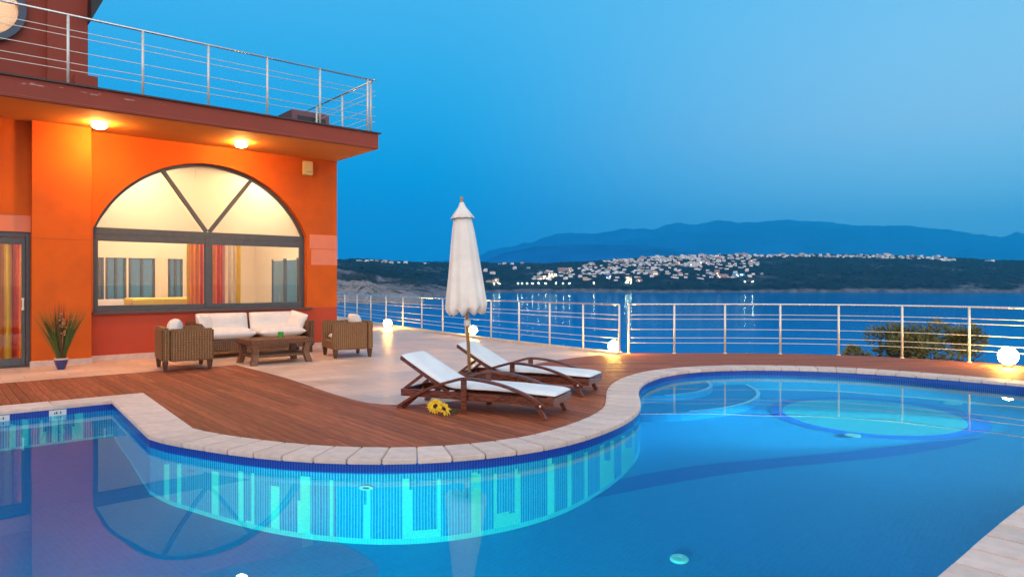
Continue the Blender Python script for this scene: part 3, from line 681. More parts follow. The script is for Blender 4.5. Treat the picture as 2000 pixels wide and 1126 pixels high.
def wall_with_arch(y0, y1, xl, xr, zt, mb):
    N = 48; xs = [W0 + (W1 - W0) * i / N for i in range(N + 1)]
    for y, fl in ((y0, 1), (y1, 0)):
        def q(a, b, c, d): mb.add([a, b, c, d], [(0, 1, 2, 3) if fl else (3, 2, 1, 0)])
        q((xl, y, 0), (W0, y, 0), (W0, y, zt), (xl, y, zt)); q((W1, y, 0), (xr, y, 0), (xr, y, zt), (W1, y, zt))
        q((W0, y, 0), (W1, y, 0), (W1, y, ZSILL), (W0, y, ZSILL))
        for a, b in zip(xs, xs[1:]): q((a, y, arch(a)), (b, y, arch(b)), (b, y, zt), (a, y, zt))
    for a, b in zip(xs, xs[1:]): mb.add([(a, y0, arch(a)), (b, y0, arch(b)), (b, y1, arch(b)), (a, y1, arch(a))], [(0, 1, 2, 3)])
    mb.add([(W0, y0, ZSILL), (W1, y0, ZSILL), (W1, y1, ZSILL), (W0, y1, ZSILL)], [(3, 2, 1, 0)])
    for s_, f in ((W0, 0), (W1, 1)): mb.add([(s_, y0, ZSILL), (s_, y1, ZSILL), (s_, y1, ZSPR), (s_, y0, ZSPR)], [(0, 1, 2, 3)])
    mb.add([(xl, y0, 0), (xl, y1, 0), (xl, y1, zt), (xl, y0, zt)], [(0, 1, 2, 3)]); mb.add([(xr, y0, 0), (xr, y1, 0), (xr, y1, zt), (xr, y0, zt)], [(3, 2, 1, 0)])
# two-tone render: redder paint below the sill
def twotone():
    m = M_paintor.copy(); m.name = 'two_tone_wall_paint'; t = m.node_tree; p = t.nodes['Principled BSDF']; old = p.inputs['Base Color'].links[0].from_socket
    co = t.nodes.new('ShaderNodeTexCoord'); sx = t.nodes.new('ShaderNodeSeparateXYZ'); t.links.new(co.outputs['Object'], sx.inputs[0])
    f = maprange(t, sx.outputs[2], .935, .94, 0, 1, False)
    t.links.new(mixc(t, f, (.50, .072, .035), old), p.inputs['Base Color']); return m
M_two = twotone()
mb = MB(); wall_with_arch(0, .30, -.05, SC, ZS, mb)
mb.build('front_wall', M_two, villa, recalc=False)
MB().box(SC - .30, SC - .001, .301, 9, 0, ZS).box(-6.3, -6.0, .101, 9, 0, ZS).box(-6.3, SC, 9.001, 9.3, 0, ZS).build('side_wall', M_paintor, villa)
MB().box(-.97, -.05, -.35, .28, 0, ZS).build('pilaster', M_paintor, villa, bevel=.006)
MB().box(-6, -.971, -.20, .1, 2.72, ZS).box(-6, -3.2, -.20, .1, 0, 2.719).build('door_wall', M_paintor, villa)
MB().box(-3.2, -.971, -.19, .09, 2.42, 2.719).build('door_lintel', M_salmon, villa)
MB().box(W1 + .10, SC + .004, -.006, .3, 1.93, 2.30).box(W1 + .06, SC + .004, -.006, .3, 2.312, 2.64).build('paint_band', M_salmon, villa)
MB().box(-.972, -.048, -.353, -.3, 2.30, 2.308).build('render_groove', mat('groove_shadow_paint', (.42, .075, .02), .8), villa)
MB().box(-1.0, -.04, -.368, -.351, 0, .11).box(-.04, SC + .012, -.018, -.001, 0, .11).build('skirting', M_skirt, villa, bevel=.003)
MB().box(W0 - .02, W1 + .12, -.05, .12, ZSILL - .045, ZSILL + .004).build('window_sill', mat('dark_stone_sill', (.10, .055, .05), .5), villa, bevel=.004)
# arched window
wf = MB(); YF0, YF1 = .14, .21
def frame_strip(mb, r_out, r_in, zb, y0, y1, N=44):
    a0 = math.asin(min(1, HW / RAD)); 
    for i in range(N):
        for_a = [-a0 + 2 * a0 * k / N for k in (i, i + 1)]
        pts = [(WC + r * math.sin(a), ZC + r * math.cos(a)) for a in for_a for r in (r_out, r_in)]
        (a_, b_, c_, d_) = pts
        mb.add([(x, y, z) for y in (y0, y1) for x, z in (a_, c_, d_, b_)], [(0, 1, 2, 3), (7, 6, 5, 4), (0, 4, 5, 1), (2, 6, 7, 3)])
win = MB().box(W0, W0 + .05, YF0, YF1, ZSILL, ZSPR).box(W1 - .06, W1, YF0, YF1, ZSILL, ZSPR).box(W0, W1, YF0, YF1, ZSILL, ZSILL + .05).box(W0 + .051, W1 - .061, YF0 - .01, YF1, ZSPR - .10, ZSPR + .03)
frame_strip(win, RAD, RAD - .06, 0, YF0, YF1)
win = win.build('arched_window', M_frame, villa, bevel=0)
tag(win, 'large arched window with grey frame, fan bars and two sliding panes')
MU0, MU1 = s_on(400.5, .14), s_on(413.5, .14)
MB().box(MU0, MU1, YF0 - .02, YF1 + .01, ZSILL + .051, ZSPR - .101).build('mullion', M_frame, win, bevel=.004)
for tx, tz in ((s_on(317, .17), None), (s_on(491, .17), None)):
    d = Vector((tx - WC, 0, 0)); tz = arch(tx) - .03
    MB().beam((WC - .03 if tx < WC else WC + .03, .17, ZSPR + .04), (tx, .17, tz), .075, .07, up=(0, 1, 0)).build('glazing_bar', M_frame, win)
for a, b, la, lb in ((W0 + .052, MU0 - .002, .055, .012), (MU1 + .002, W1 - .062, .012, .065)):
    z0, z1 = ZSILL + .052, ZSPR - .102
    MB().box(a, b, YF0 - .008, YF0 + .05, z0, z0 + .075).box(a, b, YF0 - .008, YF0 + .05, z1 - .13, z1).box(a, a + la, YF0 - .008, YF0 + .05, z0 + .076, z1 - .131).box(b - lb, b, YF0 - .008, YF0 + .05, z0 + .076, z1 - .131).build('sash', M_frame, win, bevel=.003)
    MB().box(a + la, b - lb, YF0 + .02, YF0 + .03, z0 + .075, z1 - .13).build('pane', M_glass, win)
def fan(a0, a1, r, y, m, name, parent, N=14, rc=None):
    pts = [(WC + .0, ZSPR + .04)]; mb = MB(); 
    poly = [pts[0]] + [(a0 + (a1 - a0) * i / N, arch(a0 + (a1 - a0) * i / N, r)) for i in range(N + 1)]
    poly = [(x, max(z, ZSPR + .03)) for x, z in poly]
    mb.add([(x, y, z) for x, z in poly], [(0, i, i + 1) for i in range(1, len(poly) - 1)]); return mb.build(name, m, parent, recalc=False)
t1_, t2_ = s_on(317, .17), s_on(491, .17)
for a, b in ((W0 + .02, t1_ - .02), (t1_ + .02, t2_ - .02), (t2_ + .02, W1 - .02)): fan(a, b, RAD - .05, .185, M_glass, 'pane', win)
# translucent blinds behind the fan lights
def blind_mat():
    m = bpy.data.materials.new('cream_blind_fabric'); m.use_nodes = True; t = m.node_tree; t.nodes.clear()
    d = t.nodes.new('ShaderNodeBsdfDiffuse'); d.inputs[0].default_value = (.75, .68, .55, 1); tr = t.nodes.new('ShaderNodeBsdfTranslucent'); tr.inputs[0].default_value = (.66, .60, .46, 1)
    mx = t.nodes.new('ShaderNodeMixShader'); mx.inputs[0].default_value = .6; t.links.new(d.outputs[0], mx.inputs[1]); t.links.new(tr.outputs[0], mx.inputs[2])
    o = t.nodes.new('ShaderNodeOutputMaterial'); t.links.new(mx.outputs[0], o.inputs[0]); return m
M_blind = blind_mat()
N = 40; xs = [W0 + (W1 - W0) * i / N for i in range(N + 1)]
for a, b in ((W0 - .02, 1.98), (1.985, W1 + .02)):
    xs = [a + (b - a) * i / 24 for i in range(25)]; mb = MB()
    for p, q in zip(xs, xs[1:]): mb.add([(p, .33, ZSPR + .03), (q, .33, ZSPR + .03), (q, .33, ZS - .1), (p, .33, ZS - .1)], [(0, 1, 2, 3)])
    mb.build('blind', M_blind, win, recalc=False)
# door
door = MB().box(-3.18, -3.06, -.15, -.05, .02, 2.418).box(-1.045, -.973, -.15, -.05, .02, 2.418).box(-3.06, -1.045, -.15, -.05, 2.32, 2.418).box(-3.2, -.973, -.19, .0, .0, .02).build('glazed_door', M_frame, villa, bevel=.004)
sx0 = s_on(42, -.15)
MB().box(-2.2, -2.1, -.17, -.11, .03, 2.31).box(sx0, -1.05, -.17, -.11, .03, 2.31).box(-2.1, sx0, -.17, -.11, 2.2, 2.31).box(-2.1, sx0, -.17, -.11, .03, .16).build('sash', M_frame, door, bevel=.004)
MB().box(-2.1, sx0, -.145, -.135, .16, 2.2).build('pane', M_glass, door)
MB().box(-3.05, -2.2, -.125, -.115, .03, 2.32).build('pane', M_glass, door)
hx = s_on(44.5, -.18)
MB().box(hx - .02, hx + .02, -.20, -.171, 1.02, 1.07).box(hx - .02, hx + .02, -.20, -.171, 1.19, 1.24).box(hx - .013, hx + .013, -.225, -.2, 1.02, 1.24).build('handle', M_steel, door, bevel=.003)
# balcony slab
sl = M_upper
def chip_mat():
    m = M_upper.copy(); m.name = 'chipped_fascia_paint'; t = m.node_tree; p = t.nodes['Principled BSDF']; old = p.inputs['Base Color'].links[0].from_socket
    co = t.nodes.new('ShaderNodeTexCoord'); mp = t.nodes.new('ShaderNodeMapping'); mp.inputs['Scale'].default_value = (5, 30, 26); t.links.new(co.outputs['Object'], mp.inputs[0])
    nz = t.nodes.new('ShaderNodeTexNoise'); nz.inputs['Scale'].default_value = 1; nz.inputs['Detail'].default_value = 3; t.links.new(mp.outputs[0], nz.inputs['Vector'])
    sx = t.nodes.new('ShaderNodeSeparateXYZ'); t.links.new(co.outputs['Object'], sx.inputs[0])
    m1 = maprange(t, sx.outputs[2], 4.64, 4.66); m2 = maprange(t, sx.outputs[2], 4.70, 4.68); m3 = maprange(t, sx.outputs[0], 1.0, .2)
    f = maprange(t, nz.outputs[0], .62, .66)
    for x in (m1, m2, m3):
        mu = t.nodes.new('ShaderNodeMath'); mu.operation = 'MULTIPLY'; t.links.new(f, mu.inputs[0]); t.links.new(x, mu.inputs[1]); f = mu.outputs[0]
    t.links.new(mixc(t, f, old, (.6, .42, .36)), p.inputs['Base Color']); return m
MB().box(-6.4, SC + .02, -1.95, 9.3, ZS + .012, ZSL).build('balcony_slab', chip_mat(), villa, bevel=.005)
MB().box(-6.4, SC - .03, -1.90, -.003, ZS, ZS + .011).build('soffit', M_soffit, villa)
MB().box(-6.4, SC + .024, -1.956, -1.951, ZS + .05, ZS + .058).build('fascia_groove', mat('fascia_groove_paint', (.42, .13, .09), .8), villa)
MB().box(-6.4, SC + .07, -1.99, 9.3, ZSL + .001, ZSL + .03).build('slab_capping', mat('dark_capping', (.06, .035, .035), .5), villa)
# upper storey
x0p, x1p = s_on(93, .25), s_on(172, .25)
MB().box(x0p, x1p, .25, 4.5, ZSL + .03, 9.2).build('upper_pilaster', M_upper, villa, bevel=.01)
MB().box(x1p - .25, x1p + .13, .02, 1.2, ZSL + .03, z_on(178, 148, .02)).build('plinth', M_upper, villa, bevel=.008)
RWC = -1.66; RWZ = 6.55
mb = MB(); N = 32                                 # wall with a round hole
ring = [(RWC + .66 * math.cos(2 * math.pi * i / N), RWZ + .66 * math.sin(2 * math.pi * i / N)) for i in range(N)]
def sq(i):
    a = 2 * math.pi * i / N; c, s_ = math.cos(a), math.sin(a); k = 1 / max(abs(c), abs(s_)); return RWC + c * k * 1.0, RWZ + s_ * k * 1.0
mb.add([(x, .45, z) for x, z in ring] + [(sq(i)[0], .45, sq(i)[1]) for i in range(N)] + [(x, .75, z) for x, z in ring], [(i, (i + 1) % N, N + (i + 1) % N, N + i) for i in range(N)] + [(i, (i + 1) % N, 2 * N + (i + 1) % N, 2 * N + i) for i in range(N)])
def qd(xa, xb, za, zb): mb.add([(xa, .45, za), (xb, .45, za), (xb, .45, zb), (xa, .45, zb)], [(0, 1, 2, 3)])
qd(RWC + 1, x0p, ZSL + .03, 9.2); qd(-6, RWC - 1, ZSL + .03, 9.2); qd(RWC - 1, RWC + 1, ZSL + .03, RWZ - 1); qd(RWC - 1, RWC + 1, RWZ + 1, 9.2)
mb.build('upper_wall', M_upper, villa, recalc=False)
rwn = MB(); rwn.lathe([(.56, 0), (.68, 0), (.68, .07), (.56, .07)], 48, M=Matrix.Translation((RWC, .42, RWZ)) @ Matrix.Rotation(R(90), 4, 'X'), caps=False)
rwn.v = rwn.v; rwo = rwn.build('round_window', mat('blue_grey_frame', (.035, .075, .13), .35), villa); tag(rwo, 'round upstairs window with dark blue frame and cream glow')
MB().lathe([(.56, 0), (.001, .0)], 40, M=Matrix.Translation((RWC, .44, RWZ)) @ Matrix.Rotation(R(90), 4, 'X')).build('pane', M_glass, rwo)
fd = MB().lathe([(.60, 0), (.001, .0)], 40, M=Matrix.Translation((RWC, .62, RWZ)) @ Matrix.Rotation(R(90), 4, 'X')).build('blind', M_blind, rwo)
MB().box(-5.8, x0p, 3.9, 4.0, ZSL + .03, 9.1).box(-5.8, x0p, .76, 4, 9.0, 9.1).box(x0p - .1, x0p - .02, .76, 3.9, ZSL, 9.1).box(-5.9, -5.8, .76, 3.9, ZSL, 9.1).build('upper_room', M_cream, villa)
# roof with dark eaves running up to the right
xr = x1p
def xz(px, py, y=.2):
    s_ = s_on(px, y); return s_, z_on(px, py, y)
a1, a2 = xz(173, 48), xz(203, -2); sl_ = Vector((a2[0] - a1[0], a2[1] - a1[1])).normalized()
pA = Vector(a1); pB = pA + sl_ * 3.0; nr_ = Vector((-sl_.y, sl_.x)) * .9
poly = [tuple(pA), tuple(pB), tuple(pB + nr_), tuple(pA + Vector((-.02, 1.7)))]
mb = MB(); mb.add([(x, y, z) for y in (-.1, 5.5) for x, z in poly], [(0, 1, 2, 3), (7, 6, 5, 4), (0, 4, 5, 1), (1, 5, 6, 2), (2, 6, 7, 3), (3, 7, 4, 0)])
mb.build('roof_eave', mat('black_roof_metal', (.012, .014, .018), .5), villa)
# box-like skylight upstand at the far end of the balcony
yb = 1.2; s0, s1 = s_on(570, yb), s_on(643, yb); zt = z_on(600, 218, yb)
MB().box(s0, s1, yb, yb + .05, ZSL + .04, zt).box(s0, s0 + .05, yb + .05, yb + .9, ZSL + .04, zt).box(s1 - .05, s1, yb + .05, yb + .9, ZSL + .04, zt).build('upstand_frame', mat('mauve_render', (.20, .10, .12), .8), villa, bevel=.004)
MB().box(s0 + .14, s1 - .10, yb - .012, yb - .002, ZSL + .04, zt - .13).build('louvre', M_dark, villa)

# soffit lamps
def soffit_lamp(px, py, label):
    z = ZS - .03; Yd = FPX * (z - HCAM) / (HOR - py); w = Vector(((px - 1000) / FPX * Yd, Yd, ZS))
    root = empty('ceiling_lamp', w); root.scale = (.68, .68, .68); tag(root, label, 'lamp', 'round lamps under the balcony')
    MB().lathe([(.05, 0), (.05, -.05)], 20).build('stem', M_steel, root, smooth=False)
    MB().lathe([(.05, -.028), (.11, -.040), (.150, -.062), (.168, -.085), (.155, -.12), (.12, -.150), (.06, -.168), (.001, -.174)], 32).build('glass_dome', M_dome, root, smooth=True)
    MB().lathe([(.172, -.078), (.205, -.078), (.205, -.090), (.172, -.090)], 32, caps=False).build('rim', M_steel, root, smooth=False)
soffit_lamp(194, 243, 'lit round ceiling lamp under the balcony above the plant')
soffit_lamp(471, 280, 'lit round ceiling lamp under the balcony above the arched window')
# side wall lamp just past the corner
wl = empty('wall_lamp', V(SC, .32, 2.13)); tag(wl, 'small lit wall lamp on the villa end wall facing the sea', 'lamp')
MB().box(0, .05, -.04, .04, -.05, .05).build('bracket', M_dark, wl); wl.rotation_euler = (0, 0, VA)
MB().lathe([(.001, -.06), (.045, -.04), (.06, 0), (.045, .04), (.001, .06)], 20, (.10, 0, 0)).build('glass_bulb', emis_mat('lit_small_bulb', (1, .7, .4), 12), wl, smooth=True)
# siren box
yb = -.004; s_ = s_on(601, -.05); zc = HCAM + (HOR - 329) / FPX * V(s_, 0).y
sb = empty('alarm_box', V(s_, 0, zc), VA); tag(sb, 'cream alarm siren box with a small dark mark on the wall below the soffit', 'alarm box')
MB().box(-.12, .12, -.075, -.002, -.15, .16).build('casing', mat('cream_plastic', (.86, .66, .26), .4), sb, bevel=.012, seg=2)
MB().box(-.11, .11, -.06, -.004, -.175, -.152).build('lens', mat('amber_plastic', (.5, .25, .05), .3), sb, bevel=.004)
mb = MB(); 
for i in range(7): mb.box(-.02 + i * .016, -.010 + i * .016, -.0775, -.0752, -.095 + .004 * (i % 2), -.078 - .003 * (i % 3))
mb.build('marking', M_dark, sb)

# interior (seen through the windows)
MB().box(SC - .312, SC - .3015, .31, 8.9, 0, ZS - .061).build('wall_lining', M_cream, villa)
MB().box(-5.9, SC - .31, .35, 8.9, -.02, 0).build('room_floor', mat('interior_floor', (.42, .34, .28), .5), villa)
MB().box(-5.9, SC - .31, .31, 8.9, ZS - .06, ZS - .01).build('room_ceiling', M_cream, villa)
BY = 4.5
back = MB(); wins = [(-3.4, -2.6), (-.25, .75), (1.05, 1.9), (2.6, 3.0), (5.6, 6.3)]
openings = [(.3, 1.5), (1.7, 3.3), (4.25, 4.75)]
MB().box(-5.9, SC - .31, BY, BY + .1, 2.15, ZS - .07).box(-5.9, SC - .31, BY, BY + .1, 0, .05).build('rear_wall', M_cream, villa)
edges = [-5.9, -3.6, -3.0, -1.2, -.6, .3, s_on(185, BY), s_on(203, BY), s_on(206, BY), s_on(247, BY), s_on(251, BY), s_on(303, BY), s_on(328, BY), s_on(357, BY), s_on(400, BY), s_on(440, BY)]
edges = [-5.9, -3.6, -3.0, -1.2, -.6] + edges[6:] + [SC - .31]
for i in range(0, len(edges) - 1):
    if i % 2 == 0: MB().box(edges[i], edges[i + 1], BY, BY + .1, .051, 2.149).build('rear_pier', M_cream, villa)
    else:
        MB().box(edges[i], edges[i + 1], BY + .03, BY + .05, .051, 2.149).build('rear_pane', mat('dusk_blue_pane', (.10, .22, .34), .15), villa)
        for x in (edges[i], (edges[i] + edges[i + 1]) / 2 - .03, edges[i + 1] - .06): MB().box(x + .002, x + .058, BY - .01, BY + .029, .051, 2.149).build('rear_frame', M_frame, villa)
for ya_, yb_ in ((1.5, 2.3), (2.36, 3.2)):
    MB().box(SC - .325, SC - .315, ya_, yb_, .3, 2.1).build('side_pane', bpy.data.materials['dusk_blue_pane'], villa)
    for q in (ya_, yb_ - .06): MB().box(SC - .345, SC - .326, q, q + .06, .25, 2.15).build('side_frame', M_frame, villa)
# curtains
def curtain(name, s0, s1, y, z0, z1, bands, label, parent=None, folds=10, amp=.05):
    root = empty(name, V(s0, y, 0), VA); tag(root, label, 'curtain')
    w = s1 - s0; k = 0
    for (f0, f1, c) in bands:
        N = max(4, int(60 * (f1 - f0))); mb = MB(); xs = [w * (f0 + (f1 - f0) * i / N) for i in range(N + 1)]
        yy = lambda x: amp * math.sin(x / w * folds * 6.283) + .02 * math.sin(x * 37)
        mb.add([(x, yy(x), z) for z in (z0, z1) for x in xs], [(i, i + 1, N + 2 + i, N + 1 + i) for i in range(N)])
        m = mat('curtain_fabric_%d%d%d' % tuple(int(v * 99) for v in c), c, .85)
        nt_ = m.node_tree
        if 'tr' not in nt_.nodes:
            tr = nt_.nodes.new('ShaderNodeBsdfTranslucent'); tr.name = 'tr'; tr.inputs[0].default_value = (*c, 1); mx = nt_.nodes.new('ShaderNodeMixShader'); mx.inputs[0].default_value = .5
            o = [q for q in nt_.nodes if q.type == 'OUTPUT_MATERIAL'][0]; nt_.links.new(nt_.nodes['Principled BSDF'].outputs[0], mx.inputs[1]); nt_.links.new(tr.outputs[0], mx.inputs[2]); nt_.links.new(mx.outputs[0], o.inputs[0])
        mb.build('curtain_panel', m, root, smooth=True, recalc=False)
OR, RD, YL, PK, CR = (.90, .30, .01), (.80, .08, .02), (.90, .60, .04), (.85, .45, .30), (.85, .72, .55)
curtain('striped_curtain', -2.15, -1.0, .35, .05, 2.5, [(0, .12, CR), (.12, .26, PK), (.26, .38, RD), (.38, .5, PK), (.5, .62, CR), (.62, .72, OR), (.72, .82, YL), (.82, .92, RD), (.92, 1, OR)], 'pink, red and orange striped curtain behind the glazed door', folds=7)
curtain('orange_curtain', s_on(364, 1.4), s_on(398, 1.4), 1.4, .05, 2.55, [(0, .15, YL), (.15, .75, OR), (.75, 1, RD)], 'orange curtain behind the left sliding pane', folds=4, amp=.04)
curtain('red_curtain', s_on(414, 1.4), s_on(440, 1.4), 1.4, .05, 2.45, [(0, .35, OR), (.35, .8, RD), (.8, 1, PK)], 'red curtain beside the window mullion behind the right pane', folds=3, amp=.04)
curtain('yellow_curtain', s_on(444, 2.2), s_on(470, 2.2), 2.2, .05, 2.5, [(0, .6, CR), (.6, 1, YL)], 'pale yellow curtain further back behind the right pane', folds=3, amp=.04)
# sofa-like and table things inside
tb = empty('dining_table', V(s_on(300, 2.0), 2.0, 0), VA); tag(tb, 'indoor table under a yellow cloth seen through the left pane', 'table')
mb = MB(); mb.box(-.5, .7, -.4, .4, 1.13, 1.17); mb.box(-.52, .72, -.42, -.40, .66, 1.15); mb.box(-.52, -.5, -.42, .42, .66, 1.15); mb.box(.7, .72, -.42, .42, .66, 1.15)
mb.build('cloth', mat('yellow_tablecloth', (.85, .60, .10), .8), tb, bevel=.01)
for x, y in ((-.44, -.34), (.64, -.34), (-.44, .34), (.64, .34)): MB().box(x - .03, x + .03, y - .03, y + .03, 0, 1.12).build('leg', M_rattan_leg, tb)
sf = empty('indoor_sofa', V(s_on(230, 2.6), 2.6, 0), VA); tag(sf, 'pale indoor sofa seen low behind the left pane', 'sofa')
MB().box(-.8, .8, -.35, .35, .12, .5).build('base', M_cushion, sf, bevel=.04, seg=2); MB().box(-.8, .8, .2, .42, .5, 1.13).build('backrest', M_cushion, sf, bevel=.05, seg=2); MB().box(-.95, -.81, -.35, .42, .1, .75).build('armrest', M_cushion, sf, bevel=.04, seg=2); MB().box(.81, .95, -.35, .42, .1, .75).build('armrest', M_cushion, sf, bevel=.04, seg=2)
M_ceil = emis_mat('lit_ceiling_panel', (1, .72, .48), 310)
for i, (s_, y_) in enumerate(((-2.3, 1.2), (.7, 1.0), (3.4, 1.0), (2.0, 3.0))):
    cl = empty('ceiling_light', V(s_, y_, ZS - .062), VA); tag(cl, ('flush ceiling light in the room behind the glazed door', 'flush ceiling light above the indoor table behind the arched window', 'flush ceiling light at the seaward end of the room behind the arched window', 'flush ceiling light deep in the room near the rear windows')[i], 'lamp', 'ceiling lights indoors')
    MB().lathe([(.24, 0), (.24, -.03), (.2, -.035), (.2, -.02)], 24).build('rim', M_white, cl); MB().lathe([(.199, -.021), (.001, -.024)], 24).build('diffuser', M_ceil, cl)
L = bpy.data.lights.new('upper_light', 'POINT'); L.energy = 260; L.color = (1, .70, .55); L.shadow_soft_size = .1
lo = bpy.data.objects.new('upper_bulb', L); col.objects.link(lo); lo.parent = villa; lo.location = (-1.9, 1.9, 7.0)

# ------------------------------------------------------------------ railings
FR = (.79, .70, .49, .32, .215)
def railing(name, base, tops_h, pts, ends, label, closed=False, pr=.022, extra=None, kerb=False, z0=0., wr=.0065, toprad=.021, curve=True):
    root = empty(name, (pts[0].x, pts[0].y, z0)); o = Vector((pts[0].x, pts[0].y)); tag(root, label, 'railing')
    post = MB().tube([(0, 0, 0), (0, 0, tops_h)], pr, 10).build('post', M_steel, root, smooth=True); me = post.data
    foot = MB().lathe([(pr * 1.9, 0), (pr * 1.9, .012), (pr * 1.1, .02)], 14).build('base_plate', M_steel, post)
    first = True
    for p in base:
        q = p - o
        if first: post.location = (q.x, q.y, 0); first = False
        else:
            c = copy_tree(post, root); c.location = (q.x, q.y, 0)
    path = [Vector((p.x - o.x, p.y - o.y, tops_h)) for p in pts]
    MB().tube(path, toprad, 10).build('handrail', M_rail, root, smooth=True)
    for f in FR: MB().tube([(p.x, p.y, tops_h * f) for p in path], wr, 6).build('wire', M_steel, root, smooth=True)
    return root
RA = catmull(RAIL_A, .3); RB = catmull(RAIL_B, .25)
r1 = railing('railing', RAIL_A, 1.05, RA, None, 'straight steel terrace railing on a pale kerb from the villa towards the pool')
RAo = [p + Vector((.07, .07)) for p in RA]; RAi = [p - Vector((.06, .06)) for p in RA]
k_ = MB(); nA = len(RA); k_.add([(p.x, p.y, z) for z in (.001, .05) for r_ in (RAi, RAo) for p in r_], [(i, i + 1, nA + i + 1, nA + i) for i in range(2 * nA, 3 * nA - 1)] + [(i, i + 1, 2 * nA + i + 1, 2 * nA + i) for i in range(nA - 1)] + [(nA + i, nA + i + 1, 3 * nA + i + 1, 3 * nA + i) for i in range(nA - 1)] + [(0, 2 * nA, 3 * nA, nA), (nA - 1, 2 * nA - 1, 4 * nA - 1, 3 * nA - 1)])
kb = k_.build('kerb', mat('pale_kerb', (.70, .58, .46), .6, var=.1, vscale=3), None); tag(kb, kind='structure')
r2 = railing('railing', RAIL_B, 1.05, RB, None, 'curved steel railing along the deck behind the round end of the pool')
yR = -1.82; zR = ZSL + .03
pxs = [-180, -20, 133, 279, 407, 522, 625, 718]
bp = [V(s_on(x, yR), yR).xy for x in pxs]
crn = V(SC - .02, yR).xy; bp3 = [V(s_on(727.5, yR + .13), yR + .13).xy]
side = [V(SC - .02, y).xy for y in (yR + .14, yR + 1.5, yR + 2.9, yR + 4.4, yR + 6)]
r3 = railing('railing', bp, 1.16, [bp[0], crn], None, 'steel railing along the front edge of the upper balcony', z0=zR, pr=.022)
r4 = railing('railing', side, 1.16, [crn + (crn - side[-1]).normalized() * .05, side[-1]], None, 'steel railing along the seaward side of the upper balcony', z0=zR, pr=.022)

# ------------------------------------------------------------------ globe lamps
def globe(px, py, pyb, r_, label):
    g0 = gp(px, pyb); root = empty('globe_lamp', (g0.x, g0.y, 0)); tag(root, label, 'lamp', 'glowing globe lamps along the railing')
    MB().lathe([(r_ * .55, 0), (r_ * .5, .03), (r_ * .38, .045)], 20).build('base', M_dark, root)
    MB().lathe([(max(.001, r_ * math.sin(a)), .04 + r_ - r_ * math.cos(a)) for a in [math.pi * i / 16 for i in range(17)]], 28).build('glass_globe', M_globe, root, smooth=True)
globe(757, 631, 641, .135, 'glowing globe lamp behind the right wicker armchair, farthest along the railing')
globe(924, 645, 655, .12, 'glowing globe lamp partly behind the parasol pole')
globe(1199, 675, 690, .12, 'glowing globe lamp where the two railings meet beside the loungers')
globe(1969, 698, 716, .155, 'large glowing globe lamp on the deck at the right edge of the pool')

# ------------------------------------------------------------------ furniture
def pillow(w, d, h, name, m, parent, loc, rot=(0, 0, 0), seed=0, pw_=4):
    N = 10; mb = MB(); vs = []; rr_ = random.Random(seed)
    def prof(u, v): return (1 - abs(u) ** pw_) ** .5 * (1 - abs(v) ** pw_) ** .5
    for sgn in (1, -1):
        for j in range(N + 1):
            for i in range(N + 1):
                u, v = -1 + 2 * i / N, -1 + 2 * j / N
                k = prof(u, v); nn_ = noise.noise(Vector((u * 1.3 + seed, v * 1.3, seed * 3.1)))
                vs.append((u * w / 2 * (1 - .03 * (1 - k)), v * d / 2 * (1 - .03 * (1 - k)), sgn * h / 2 * (k * (1 + .25 * nn_) + .10)))
    f = []
    S = (N + 1) ** 2
    for j in range(N):
        for i in range(N):
            a = j * (N + 1) + i; f += [(a, a + 1, a + N + 2, a + N + 1), (S + a + N + 1, S + a + N + 2, S + a + 1, S + a)]
    rim = [i for i in range(N + 1)] + [j * (N + 1) + N for j in range(1, N + 1)] + [N * (N + 1) + i for i in range(N - 1, -1, -1)] + [j * (N + 1) for j in range(N - 1, 0, -1)]
    for a, b in zip(rim, rim[1:] + rim[:1]): f.append((a, S + a, S + b, b))
    mb.add(vs, f); o = mb.build(name, m, parent, smooth=True, sub=1); o.location = loc; o.rotation_euler = rot; return o

def armchair(loc, ang, label):      # front faces local +x
    root = empty('armchair', (*loc, 0), ang); tag(root, label, 'armchair', 'wicker armchairs on either side of the coffee table')
    D, Wd, H = .82, .96, .735
    MB().box(-D / 2, -D / 2 + .13, -Wd / 2, Wd / 2, .17, H).build('backrest', M_wick, root, bevel=.025, seg=2)
    for s_ in (-1, 1):
        a, b = sorted((s_ * Wd / 2, s_ * (Wd / 2 - .12)))
        MB().box(-D / 2 + .12, D / 2, a, b, .17, H - .015).build('armrest', M_wick, root, bevel=.025, seg=2)
    MB().box(-D / 2 + .12, D / 2 - .02, -Wd / 2 + .12, Wd / 2 - .12, .17, .34).build('seat', M_wick, root, bevel=.015)
    for x in (-D / 2 + .06, D / 2 - .06):
        for y in (-Wd / 2 + .06, Wd / 2 - .06):
            mb = MB(); mb.add([(x + a * w_, y + b * w_, z) for z, w_ in ((0, .026), (.172, .045)) for a, b in ((-1, -1), (1, -1), (1, 1), (-1, 1))], [(3, 2, 1, 0), (4, 5, 6, 7), (0, 1, 5, 4), (1, 2, 6, 5), (2, 3, 7, 6), (3, 0, 4, 7)])
            mb.build('leg', M_rattan_leg, root)
    pillow(.56, .54, .15, 'seat_cushion', M_cushion, root, (.05, 0, .41), seed=int(ang * 7))
    pillow(.46, .50, .19, 'back_cushion', M_cushion, root, (-.17, .02, .66), (0, R(-72), 0), seed=int(ang * 5) + 3)
    return root
A_, B_ = gp(323, 726), gp(417, 721.6)
armchair((-5.82, 12.17), R(34), 'wicker armchair with its back cushion showing, left of the coffee table on the deck edge')
armchair((-3.42, 14.22), R(209), 'wicker armchair facing left with a white seat cushion, right of the coffee table')
